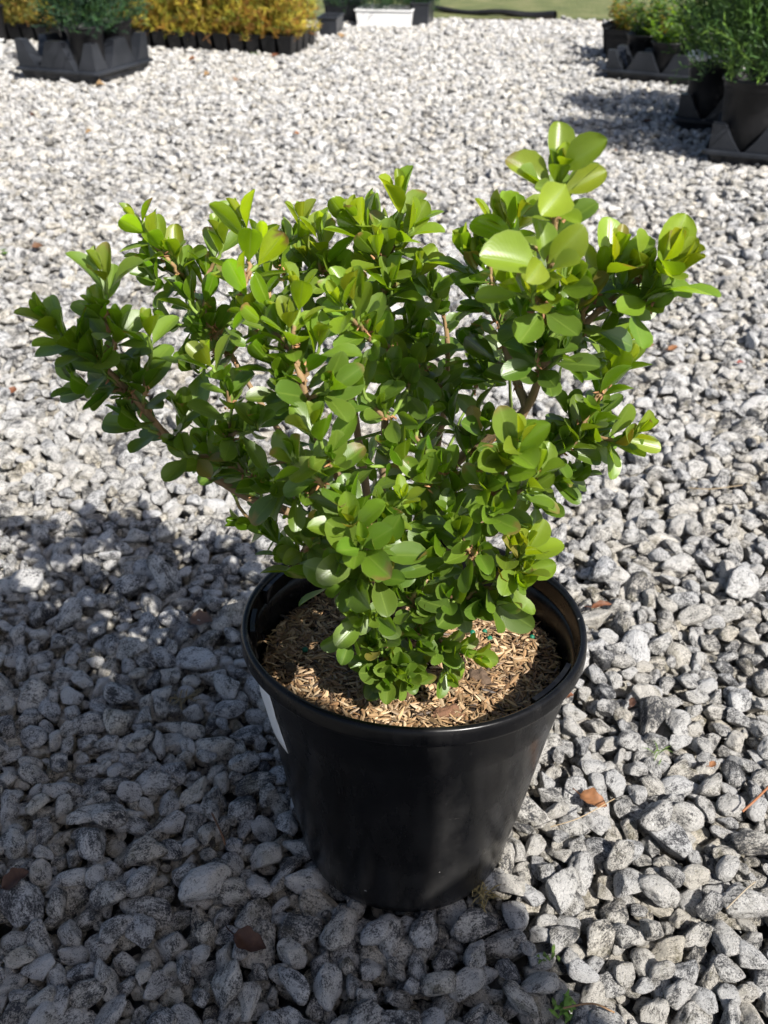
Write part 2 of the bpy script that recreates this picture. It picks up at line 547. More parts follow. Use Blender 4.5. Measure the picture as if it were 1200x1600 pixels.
def PR(pr): return [(r if r < .097 else .097 + (r - .097) * .875, z * 1.115) for r, z in pr]


v, f = lathe(PR(prof), 128)
link("pot_wall", mesh_np("pot_wall", v, f, M_POT), pot)
rim = [(0.1342, 0.2010), (0.1396, 0.2006), (0.1402, 0.2009), (0.1407, 0.2018), (0.1409, 0.2030), (0.1405, 0.2085), (0.1398, 0.2112), (0.1386, 0.2124), (0.1364, 0.2128),
       (0.1342, 0.2118), (0.1330, 0.2085), (0.1318, 0.2030), (0.1308, 0.1990), (0.1311, 0.1976)]
v, f = lathe(PR(rim), 128, True)
ang = np.arctan2(v[:, 1], v[:, 0]); 
v[:, 2] += 0.0006 * np.sin(ang * 3 + 1) + 0.0003 * np.sin(ang * 7)
link("rim", mesh_np("rim", v, f, M_POT), pot)


def arc_strip(r0, r1, z0, z1, a0, a1, n=24):
    """Thin curved block between two radii, heights and angles."""
    V, F = [], []
    for i in range(n + 1):
        a_ = a0 + (a1 - a0) * i / n
        for (r, z) in ((r0, z0), (r1, z0), (r1, z1), (r0, z1)):
            V.append((r * math.cos(a_), r * math.sin(a_), z))
    for i in range(n):
        for k in range(4):
            F.append((i * 4 + k, i * 4 + (k + 1) % 4, i * 4 + 4 + (k + 1) % 4, i * 4 + 4 + k))
    F.append((0, 1, 2, 3)); F.append((n * 4, n * 4 + 3, n * 4 + 2, n * 4 + 1))
    return V, F


for a0, a1 in ((-50, -26), (148, 164), (176, 190)):
    V, F = arc_strip(0.1240, 0.1277, 0.222, 0.2345, math.radians(a0), math.radians(a1), 14)
    link("rim_tab", mesh_np("rim_tab", V, F, M_POT, False), pot)

# the white paper sticker: wraps the slope of the wall on the left front
V, F = [], []
na, nz = 8, 8
for j in range(nz + 1):
    tz = j / nz
    z = 0.155 + (0.2130 - 0.155) * tz
    r = np.interp(z / 1.115, [0.10, 0.14, 0.166, 0.168, 0.18, 0.1925], [.097 + (q_ - .097) * .875 for q_ in (0.1110, 0.1195, 0.1262, 0.1272, 0.129, 0.1318)]) + 0.0007
    for i in range(na + 1):
        a_ = math.radians(199.0 + 14.0 * i / na + (1 - tz) * 3.0)
        V.append((r * math.cos(a_), r * math.sin(a_), z))
for j in range(nz):
    for i in range(na):
        q = j * (na + 1) + i
        F.append((q, q + 1, q + na + 2, q + na + 1))
me = mesh_np("sticker", V, F, M_WHITE, True)
st = link("sticker", me, pot)
so = st.modifiers.new("thick", 'SOLIDIFY'); so.thickness = 0.0003
st["label"] = "white paper sticker"

# ------------------------------------------------------------------ potting mulch
PM = Matrix.Translation(POT_O) @ POT_TILT.to_matrix().to_4x4()
PMn = np.array(PM)
MZ = 0.196


def mulch_h(x, y):
    r = math.hypot(x, y)
    return MZ + 0.010 * math.exp(-(r / 0.07) ** 2) + 0.0030 * math.sin(x * 60 + 1) * math.cos(y * 47) - 0.006 * max(0, (x - 0.03) / 0.09) ** 2 * (1 if y < 0 else 0.2)


V, F = [], []
NRR, NAA = 16, 64
for i in range(NRR + 1):
    r = 0.1195 * i / NRR
    for j in range(NAA):
        a_ = 2 * math.pi * j / NAA
        x, y = r * math.cos(a_), r * math.sin(a_)
        V.append((x, y, mulch_h(x, y) - 0.002))
for i in range(NRR):
    for j in range(NAA):
        F.append((i * NAA + j, i * NAA + (j + 1) % NAA, (i + 1) * NAA + (j + 1) % NAA, (i + 1) * NAA + j))
V = [tuple(PM @ Vector(p)) for p in V]
o = link("potting_soil", mesh_np("potting_soil", V, F, M_SOIL))
tag(o, "dark potting soil under the straw coloured hulls in the big pot", "soil", kind="stuff")

rs = np.random.RandomState(21)
acc = Acc()
# one hull: a small boat shaped sliver
hv = []
for i, u in enumerate(np.linspace(-1, 1, 5)):
    w = 0.20 * (1 - abs(u) ** 2.2) + 0.025
    hv += [(u, -w, 0.06), (u, 0, 0.13 if i in (1, 2, 3) else 0.06), (u, w, 0.06), (u, 0, -0.05)]
hv = np.array(hv, dtype=float)
hf = []
for i in range(4):
    for k in range(4):
        hf.append((i * 4 + k, i * 4 + (k + 1) % 4, i * 4 + 4 + (k + 1) % 4, i * 4 + 4 + k))
hf += [(0, 1, 2, 3), (16, 19, 18, 17)]
hf = np.array(hf)
straw = np.array([[0.50, 0.33, 0.17], [0.60, 0.42, 0.24], [0.42, 0.26, 0.13], [0.33, 0.19, 0.09], [0.66, 0.50, 0.31], [0.18, 0.11, 0.06], [0.10, 0.065, 0.04]])
for i in range(9000):
    r = 0.1175 * math.sqrt(rs.rand()); a_ = rs.rand() * 6.283
    x, y = r * math.cos(a_), r * math.sin(a_)
    L = rs.uniform(0.0026, 0.0064) * (1.6 if rs.rand() < 0.06 else 1)
    E = np.array(Euler((rs.uniform(-0.6, 0.6), rs.uniform(-0.42, 0.42), rs.uniform(0, 6.283)), 'XYZ').to_matrix())
    q = hv * np.array([L, L * rs.uniform(0.8, 1.1), L]) @ E.T + np.array([x, y, mulch_h(x, y) + rs.uniform(-0.002, 0.0035)])
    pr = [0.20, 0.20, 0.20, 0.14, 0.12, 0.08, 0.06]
    edge_rim_shade = r > 0.108 or (x > 0.055 and y < -0.03)  # darker hulls along the wall; rim's cast shadow painted into the right front
    if edge_rim_shade: pr = [0.16, 0.12, 0.2, 0.2, 0.04, 0.16, 0.12]
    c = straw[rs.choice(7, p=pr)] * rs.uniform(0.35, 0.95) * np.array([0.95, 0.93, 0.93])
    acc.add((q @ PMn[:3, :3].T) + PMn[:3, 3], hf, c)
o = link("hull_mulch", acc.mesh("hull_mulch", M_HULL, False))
tag(o, "loose straw coloured rice hulls covering the soil in the big pot", "mulch", kind="stuff")


def on_mulch(px, py):
    """Point of the mulch surface seen at a photo pixel (found by marching the sight line)."""
    Y = 0.30
    inv = PM.inverted()
    while Y < 0.8:
        p = at(px, py, Y); q = inv @ p
        if q.z < mulch_h(q.x, q.y) + 0.002: return p
        Y += 0.0005
    return p


M_PEL = mat_noise("fertiliser_green", [(0.4, (0.004, 0.10, 0.055)), (0.7, (0.01, 0.20, 0.11))], 300, 0.35, (900, 0.3, 0.0005))
pv, pf = ico(2)
pel_me = None
pel_px = [(738, 991, "lit pair just right of the low leaves"), (757, 989, "lit pair just right of the low leaves"), (798, 972, ""), (812, 985, ""), (831, 998, ""), (765, 1000, ""),
          (477, 1018, "shade"), (464, 936, "shade"), (712, 1042, "")]
pel_lab = ["leftmost of the green fertiliser pellets on the sunlit right side of the mulch",
           "green fertiliser pellet touching the leftmost one on the sunlit side of the mulch",
           "topmost green fertiliser pellet on the right side of the mulch, near the pot wall",
           "green fertiliser pellet between two others on the right side of the mulch",
           "rightmost green fertiliser pellet on the mulch, close to the rim shadow",
           "green fertiliser pellet half sunk in the mulch below the leftmost pair",
           "green fertiliser pellet in leaf shade on the left part of the mulch",
           "green fertiliser pellet by the left rear wall of the big pot",
           "green fertiliser pellet under the small bright sprig low on the mulch"]
for k, ((px, py, _), lb) in enumerate(zip(pel_px, pel_lab)):
    if pel_me is None:
        q = pv * (1 + 0.08 * vnoise(pv, 3, 4)[:, None])
        pel_me = mesh_np("fertiliser_pellet", q, pf, M_PEL)
        o = link("fertiliser_pellet", pel_me)
        first_pel = o
    else:
        o = first_pel.copy(); COL.objects.link(o)
    o.location = on_mulch(px, py) + Vector((0, 0, 0.002))
    s = 0.0023 * random.Random(k).uniform(0.9, 1.15); o.scale = (s, s * 0.95, s * 0.9)
    tag(o, lb, "pellet", "green fertiliser pellets on the mulch")


def chip(name, p, rx, ry, th, col, seed, rot, label, cat):
    rs_ = np.random.RandomState(seed)
    v, f = ico(4)
    ang = np.arctan2(v[:, 1], v[:, 0])
    rr = 1 + 0.14 * np.sin(ang * 3 + seed) + 0.09 * np.sin(ang * 5 + 2 * seed) + 0.05 * np.sin(ang * 11)
    q = v * rr[:, None] * np.array([rx, ry, th]); q[:, 2] += th * 0.5 * vnoise(v, seed, 5)
    me = mesh_np(name, q, f, None, True)
    me.materials.append(mat_noise(name, [(0.3, tuple(0.6 * c for c in col)), (0.7, col)], 120, 0.85, (350, 0.7, 0.002)))
    o = link(name, me); o.location = p; o.rotation_euler = rot
    return tag(o, label, cat)


chip("bark_chip", on_mulch(705, 1112) + Vector((0, 0, -0.0005)), 0.014, 0.006, 0.003, (0.20, 0.10, 0.055), 4, (0.05, 0.05, 0.15),
     "flat reddish brown bark chip at the front edge of the mulch", "bark chip")
chip("bark_chip", on_mulch(750, 1060) + Vector((0, 0, 0.0015)), 0.010, 0.006, 0.003, (0.13, 0.085, 0.055), 9, (0.2, 0.1, -0.7),
     "dull brown bark chip beside the low leaf sprig on the mulch", "bark chip")
chip("bark_chip", on_mulch(455, 1045) + Vector((0, 0, 0.001)), 0.006, 0.004, 0.002, (0.10, 0.07, 0.05), 13, (0.1, 0.2, 0.4),
     "small dark bark chip in the left part of the mulch", "bark chip")

# ------------------------------------------------------------------ the boxwood
rnd = random.Random(11)
LIMBS = {
    "far_left": [(598, 1005, .56), (545, 900, .55), (470, 812, .54), (390, 778, .53), (300, 722, .52), (243, 660, .51), (190, 600, .505), (130, 545, .50)],
    "rear_left": [(596, 1000, .575), (520, 800, .60), (420, 650, .62), (340, 520, .63), (290, 440, .63)],
    "left": [(602, 1005, .555), (545, 790, .53), (495, 680, .50), (470, 590, .495), (430, 500, .51)],
    "rear": [(606, 1000, .58), (570, 750, .63), (540, 560, .65), (520, 440, .66)],
    "centre": [(610, 1003, .565), (600, 780, .57), (602, 620, .585), (600, 480, .595), (606, 390, .60)],
    "right": [(618, 1005, .56), (650, 820, .56), (720, 715, .55), (800, 660, .535), (824, 634, .53), (846, 575, .515), (852, 480, .50), (864, 380, .480), (870, 320, .476), (872, 275, .475)],
    "right_inner": [(822, 634, .53), (795, 560, .535), (772, 460, .545), (765, 400, .55)],
    "right_outer": [(848, 570, .515), (900, 520, .52), (955, 468, .52), (1010, 430, .51)],
    "front_right": [(622, 1008, .55), (690, 880, .52), (765, 775, .495), (800, 700, .48)],
    "low_right": [(624, 1008, .555), (700, 880, .56), (800, 765, .57), (880, 705, .565), (930, 668, .56)],
    "front": [(606, 1012, .545), (590, 960, .505), (575, 900, .475), (562, 850, .455)],
    "front_low": [(612, 1015, .545), (618, 1012, .53), (622, 1040, .510)],
    "low_side": [(622, 1012, .55), (690, 950, .52), (760, 905, .495), (800, 885, .485)],
    "rear_right": [(618, 1000, .575), (680, 720, .62), (700, 570, .625), (690, 470, .62)],
}
# shoot tips seen in the photograph: px, py, depth, leaf length (m), youth 0..1
TIPS = {
    "far_left": [(160, 425, .50, .026, .55), (150, 480, .50, .021, .5), (75, 500, .495, .026, .5), (95, 520, .49, .025, .4), (185, 510, .505, .027, .5), (232, 515, .51, .022, .6), (120, 600, .50, .024, .1),
                 (215, 590, .50, .027, .15), (205, 650, .505, .026, .1), (320, 700, .515, .024, .2), (150, 560, .50, .025, .2), (360, 720, .52, .024, .15), (285, 640, .515, .022, .3),
                 (280, 700, .50, .022, .2), (400, 760, .53, .02, .2)],
    "rear_left": [(212, 345, .62, .024, .75), (240, 365, .62, .025, .7), (272, 395, .62, .028, .75), (320, 425, .62, .024, .4), (290, 460, .60, .025, .3), (330, 500, .60, .024, .25),
                  (240, 430, .62, .023, .3), (345, 370, .62, .024, .6), (262, 500, .60, .022, .25), (300, 570, .58, .026, .25), (375, 480, .60, .023, .5), (230, 400, .63, .022, .5)],
    "left": [(378, 345, .56, .029, .85), (408, 385, .55, .028, .85), (372, 440, .53, .024, .8), (395, 480, .52, .020, .9), (466, 455, .505, .024, .85), (450, 500, .495, .021, .8),
             (325, 560, .50, .022, .6), (360, 615, .50, .024, .35), (440, 600, .49, .022, .4), (355, 680, .50, .023, .3), (500, 530, .50, .024, .55), (418, 560, .50, .025, .3),
             (490, 668, .455, .027, .6), (458, 715, .455, .026, .45), (520, 600, .48, .030, .35), (400, 660, .48, .026, .2), (520, 720, .46, .027, .3), (430, 760, .49, .024, .2), (480, 770, .47, .023, .3),
             (375, 725, .50, .026, .15)],
    "rear": [(470, 345, .64, .026, .8), (500, 365, .63, .026, .8), (515, 420, .62, .026, .5), (440, 400, .64, .026, .5), (415, 430, .62, .024, .5), (480, 400, .63, .022, .6), (455, 375, .66, .024, .4)],
    "centre": [(560, 345, .60, .028, .75), (625, 305, .60, .028, .8), (645, 355, .59, .027, .7), (590, 385, .59, .028, .8), (545, 345, .62, .027, .6), (548, 455, .52, .027, .8),
               (530, 470, .51, .025, .75), (610, 440, .58, .026, .6), (598, 520, .55, .026, .65), (655, 420, .59, .026, .7), (575, 520, .53, .025, .4), (640, 500, .58, .025, .4), (560, 590, .50, .026, .3),
               (630, 380, .62, .026, .6), (600, 640, .50, .025, .3), (580, 330, .63, .024, .6), (648, 560, .57, .025, .25), (610, 580, .53, .024, .3)],
    "right": [(880, 262, .475, .020, .9, 2), (800, 440, .47, .026, .9, 3), (838, 455, .462, .022, .9, 3), (885, 440, .47, .024, .6, 3), (790, 350, .50, .026, .7, 4),
              (820, 490, .50, .027, .2), (880, 490, .50, .026, .2), (840, 550, .50, .024, .1), (760, 660, .53, .024, .15), (880, 550, .50, .025, .1), (850, 470, .48, .028, .4)],
    "right_inner": [(725, 390, .555, .026, .7), (745, 410, .55, .025, .6), (790, 340, .555, .027, .75), (770, 380, .55, .028, .6), (745, 540, .55, .026, .1),
                    (790, 480, .53, .026, .2), (760, 590, .54, .024, .15), (735, 455, .56, .024, .3), (812, 345, .54, .028, .7)],
    "right_outer": [(965, 400, .51, .029, .85), (945, 425, .515, .028, .7), (1048, 398, .495, .030, .85), (1060, 425, .49, .031, .8), (1010, 468, .50, .028, .4), (905, 455, .51, .027, .3), (960, 500, .52, .024, .1),
                    (900, 560, .52, .025, .1), (990, 425, .51, .028, .6), (920, 480, .53, .026, .15)],
    "front_right": [(812, 690, .465, .030, .75), (790, 720, .47, .027, .55), (755, 755, .475, .022, .6), (840, 735, .475, .030, .5), (770, 800, .475, .028, .45), (830, 760, .48, .026, .5), (700, 805, .47, .027, .35),
                    (715, 830, .465, .026, .35), (680, 860, .465, .030, .15), (750, 860, .475, .025, .3), (790, 780, .49, .025, .2)],
    "low_right": [(975, 570, .55, .027, .75), (945, 590, .55, .027, .35), (1000, 675, .54, .026, .8), (970, 690, .545, .027, .5), (915, 650, .54, .026, .3), (900, 690, .545, .025, .25), (940, 640, .56, .025, .2),
                  (880, 745, .55, .025, .2), (850, 790, .54, .022, .2), (860, 690, .55, .024, .15), (900, 740, .56, .025, .1), (890, 640, .56, .024, .15), (960, 540, .55, .028, .7)],
    "front": [(547, 815, .445, .027, .7), (565, 850, .44, .030, .45), (600, 850, .45, .028, .3), (535, 900, .45, .032, .25), (590, 900, .45, .026, .2), (560, 960, .46, .025, .35), (588, 960, .465, .024, .35),
              (550, 780, .46, .025, .3), (600, 800, .46, .026, .2), (500, 830, .48, .024, .2), (455, 875, .51, .027, .3), (630, 775, .46, .018, .9), (545, 1000, .475, .024, .1), (640, 860, .47, .024, .15),
              (425, 830, .53, .024, .15), (475, 850, .50, .022, .2)],
    "front_low": [(640, 925, .485, .024, .2), (672, 900, .48, .025, .2), (615, 930, .48, .025, .25), (665, 950, .485, .023, .3), (655, 1010, .49, .022, .3), (624, 1045, .478, .026, .45), (606, 1062, .475, .028, .2), (640, 1060, .474, .023, .3), (580, 1040, .485, .024, .2), (600, 1000, .49, .025, .15), (655, 985, .49, .024, .2), (585, 1010, .485, .022, .2)],
    "low_side": [(825, 855, .475, .030, .75), (798, 850, .48, .028, .6), (820, 890, .475, .028, .65), (805, 915, .475, .028, .7), (745, 1025, .485, .021, .7), (730, 940, .485, .034, .1), (775, 945, .475, .034, .15),
                 (700, 1055, .485, .020, .45), (760, 890, .49, .026, .25), (690, 1010, .495, .024, .25), (700, 935, .48, .026, .2), (725, 1015, .49, .018, .6)],
    "rear_right": [(675, 450, .60, .024, .5), (665, 540, .58, .025, .3), (650, 520, .59, .025, .2), (725, 600, .58, .026, .1), (650, 640, .54, .024, .2), (700, 640, .56, .025, .1),
                   (620, 700, .50, .026, .35), (660, 745, .49, .024, .5), (690, 730, .50, .025, .4), (640, 680, .52, .024, .2), (735, 690, .54, .025, .2), (680, 600, .60, .025, .15), (570, 720, .49, .024, .3),
                   (710, 760, .50, .026, .3), (650, 800, .49, .027, .2)],
}
# shoots of the far side of the crown, which the photograph only shows through gaps
for k in range(26):
    nm = rnd.choice(["rear_left", "rear", "rear_right", "centre", "rear_left", "rear", "low_right"])
    a_ = rnd.uniform(-0.2, math.pi + 0.2)
    bx, by = 0.15 * math.cos(a_) * rnd.uniform(.3, 1) - 0.01, 0.60 + 0.13 * abs(math.sin(a_)) * rnd.uniform(.3, 1)
    bz = rnd.uniform(0.26, 0.47)
    TIPS[nm].append((Vector((bx, by, bz)), None, None, rnd.uniform(.022, .027), rnd.uniform(0.1, 0.5)))


def bez(p0, p1, p2, p3, n):
    t = np.linspace(0, 1, n)[:, None]
    return (1 - t) ** 3 * p0 + 3 * (1 - t) ** 2 * t * p1 + 3 * (1 - t) * t ** 2 * p2 + t ** 3 * p3


def smooth_path(P_, n):
    """Catmull-Rom through P_."""
    P_ = np.array(P_); Q = np.vstack([2 * P_[0] - P_[1], P_, 2 * P_[-1] - P_[-2]])
    out = []
    for i in range(1, len(Q) - 2):
        for t in np.linspace(0, 1, n, endpoint=False):
            out.append(0.5 * ((2 * Q[i]) + (-Q[i - 1] + Q[i + 1]) * t + (2 * Q[i - 1] - 5 * Q[i] + 4 * Q[i + 1] - Q[i + 2]) * t * t
                              + (-Q[i - 1] + 3 * Q[i] - 3 * Q[i + 1] + Q[i + 2]) * t ** 3))
    out.append(P_[-1]); return np.array(out)


NU, NV = 9, 7
us = (1 - np.cos(np.linspace(0.0, math.pi, NU))) / 2
us = us * 0.94 + 0.06 * np.linspace(0, 1, NU)
vs = np.linspace(-1, 1, NV)
LF = np.array([(i * NV + j, i * NV + j + 1, (i + 1) * NV + j + 1, (i + 1) * NV + j) for i in range(NU - 1) for j in range(NV - 1)])


def leaf(acc, base, d, nrm, L, wid, cup, curl, col, fold=0.0, rr=rnd):
    """Obovate blade: base point, midrib direction d, upper side normal nrm."""
    d = d / np.linalg.norm(d)
    s = np.cross(nrm, d); s /= np.linalg.norm(s) + 1e-9
    nn = np.cross(d, s)
    peak = rr.uniform(0.54, 0.64)
    hw = np.where(us < peak, 0.07 + 0.93 * np.sin(np.pi / 2 * np.clip((us - 0.03) / (peak - 0.03), 0, 1)) ** 1.15,
                  np.sqrt(np.clip(1 - np.clip((us - peak) / (1 - peak), 0, 1) ** 2.3, 0, 1)))
    hw = hw * L * wid
    hw[-1] = L * wid * 0.10
    U, W = us[:, None], vs[None, :]
    x = U * L - (W ** 2) * 0.0 + 0 * W
    x = np.repeat(x, NV, 1) if x.shape[1] == 1 else x
    x[-1, NV // 2] -= 0.025 * L                       # notched tip
    y = hw[:, None] * W
    tw = rr.uniform(-0.25, 0.25)
    z = cup * np.abs(y) ** 1.6 / (L * wid) ** 0.6 + fold * np.abs(y) - curl * L * (U ** 2) + tw * y * U
    z = z + 0.02 * L * np.sin(U * 6 + rr.uniform(0, 6)) * (W ** 2)
    P_ = base + x[..., None] * d + y[..., None] * s + z[..., None] * nn
    g = (0.92 + 0.12 * U + 0 * W)
    c = np.clip(np.array(col)[None, None, :] * g[..., None], 0, 1)
    if rr.random() < 0.07:                            # a few browned tips
        bt = rr.uniform(0.82, 0.93); mk = (U + 0 * W) > bt + 0.05 * np.sin(W * 5 + rr.uniform(0, 6))
        c = np.where(mk[..., None], np.array([0.24, 0.14, 0.05]), c)
    uvv = np.stack([np.repeat(U, NV, 1), np.repeat((W + 1) / 2, NU, 0)], -1)
    acc.add(P_.reshape(-1, 3), LF, c.reshape(-1, 3), uvv.reshape(-1, 2))


C_OLD = np.array([0.025, 0.078, 0.005]); C_MID = np.array([0.140, 0.245, 0.008]); C_NEW = np.array([0.35, 0.47, 0.010]); C_BRZ = np.array([0.24, 0.22, 0.02])


def leaf_col(y):
    c = C_OLD * (1 - y / 0.5) + C_MID * (y / 0.5) if y < 0.5 else C_MID * (1 - (y - .5) / .5) + C_NEW * ((y - .5) / .5)
    return c * np.array([rnd.uniform(.85, 1.15), rnd.uniform(.88, 1.1), rnd.uniform(.8, 1.2)])


WOOD_OLD = np.array([0.17, 0.12, 0.075]); WOOD_TAN = np.array([0.30, 0.19, 0.09]); WOOD_NEW = np.array([0.17, 0.25, 0.04])

shrub = empty("boxwood_shrub", at(610, 1008, .562))
tag(shrub, "bushy green boxwood shrub with glossy rounded leaves growing in the large black pot", "shrub")
SH = np.array(shrub.location)
LEAF_N = 0


def grow_shoot(la, wa, path, L, youth, dens=1.0, kmax=12):
    L = L * (1.0 if youth < .9 else 0.93)
    """Decussate leaf pairs along the outer part of a twig, getting younger, more upright and more cupped towards the tip."""
    global LEAF_N
    seg = np.linalg.norm(np.diff(path, axis=0), axis=1); cum = np.concatenate([[0], np.cumsum(seg)]); T = cum[-1]
    def pt(s): return np.array([np.interp(s, cum, path[:, k]) for k in range(3)])
    def tg(s):
        d = pt(min(T, s + .003)) - pt(max(0, s - .003)); return d / np.linalg.norm(d)
    reach = min(T * 0.96, rnd.uniform(0.042, 0.078))
    phase = rnd.uniform(0, math.pi)
    s = T; k = 0
    ref = np.array([rnd.gauss(0, 1) for _ in range(3)])
    while s > T - reach and k < kmax:
        d = tg(s); base = pt(s)
        e1 = np.cross(d, ref); e1 /= np.linalg.norm(e1); e2 = np.cross(d, e1)
        ph = phase + k * math.pi / 2 + rnd.uniform(-.25, .25)
        prog = s / T
        age = min(1.0, (T - s) / 0.055)
        y = youth * (1 - 0.75 * age) + rnd.uniform(-.06, .06); y = min(1, max(0, y))
        if k == 0: op, ll, cup = rnd.uniform(8, 18), 0.55, 1.0
        elif k == 1: op, ll, cup = rnd.uniform(22, 36), 0.82, 0.55
        elif k == 2: op, ll, cup = rnd.uniform(36, 50), 1.0, 0.34
        else: op, ll, cup = rnd.uniform(44, 74), rnd.uniform(0.82, 1.08), 0.20
        if rnd.random() < 0.22 * (k > 3): s -= 0.009; k += 1; continue
        for sd in (0, math.pi):
            if k > 3 and rnd.random() < 0.10: continue
            q = math.cos(ph + sd) * e1 + math.sin(ph + sd) * e2
            o_ = math.radians(op + rnd.uniform(-9, 9))
            ld = math.cos(o_) * d + math.sin(o_) * q
            nn = math.sin(o_) * d - math.cos(o_) * q          # upper side faces the shoot axis
            lift = 0.10 + 0.36 * age
            nn = nn * (1 - lift) + lift * np.array([0.22 + rnd.uniform(-.3, .3), -0.62 + rnd.uniform(-.3, .3), 0.85])
            nn = nn - ld * (nn @ ld); nn /= np.linalg.norm(nn) + 1e-9
            c = leaf_col(y) * rnd.uniform(.75, 1.3)
            if k < 2 and youth > .5 and rnd.random() < .35: c = c * .5 + C_BRZ * .5
            if rnd.random() < 0.012: c = np.array([0.30, 0.20, 0.05])
            leaf(la, base + q * 0.0012 - SH, ld, nn, L * ll * rnd.uniform(.88, 1.1), rnd.uniform(.255, .305) * (0.86 if k == 0 else 1),
                 cup * rnd.uniform(.7, 1.3), rnd.uniform(-.06, .14) * (1 if k > 1 else 0.2), c, fold=0.10)
            LEAF_N += 1
        s -= (0.0045 if k == 0 else 0.0065 if k == 1 else rnd.uniform(.0080, .0115)) * 1.12 * (L / .026) / dens
        k += 1
    # side axillary sprig
    return


trunk_acc = Acc()
nodes_all = {}
limb_paths = {}
for nm, pp in LIMBS.items():
    limb_paths[nm] = smooth_path([np.array(at(*p)) for p in pp], 6)
trunk = link("trunk", None) if False else None
# short common root stock at the mulch
ta = Acc()
b0 = np.array(at(610, 1012, .560)); b0[2] -= 0.012
pth = smooth_path([b0, b0 + (0.0005, 0.001, .012), b0 + (0.0, 0.003, .028), b0 + (-.002, 0.004, .040)], 5)
v, f = tube(pth - SH, np.linspace(0.0095, 0.0065, len(pth)), 10)
v = v + 0.0006 * np.sin(v * 900)
ta.add(v, f, WOOD_OLD)
tr_o = link("trunk", ta.mesh("trunk", M_BARK), shrub)

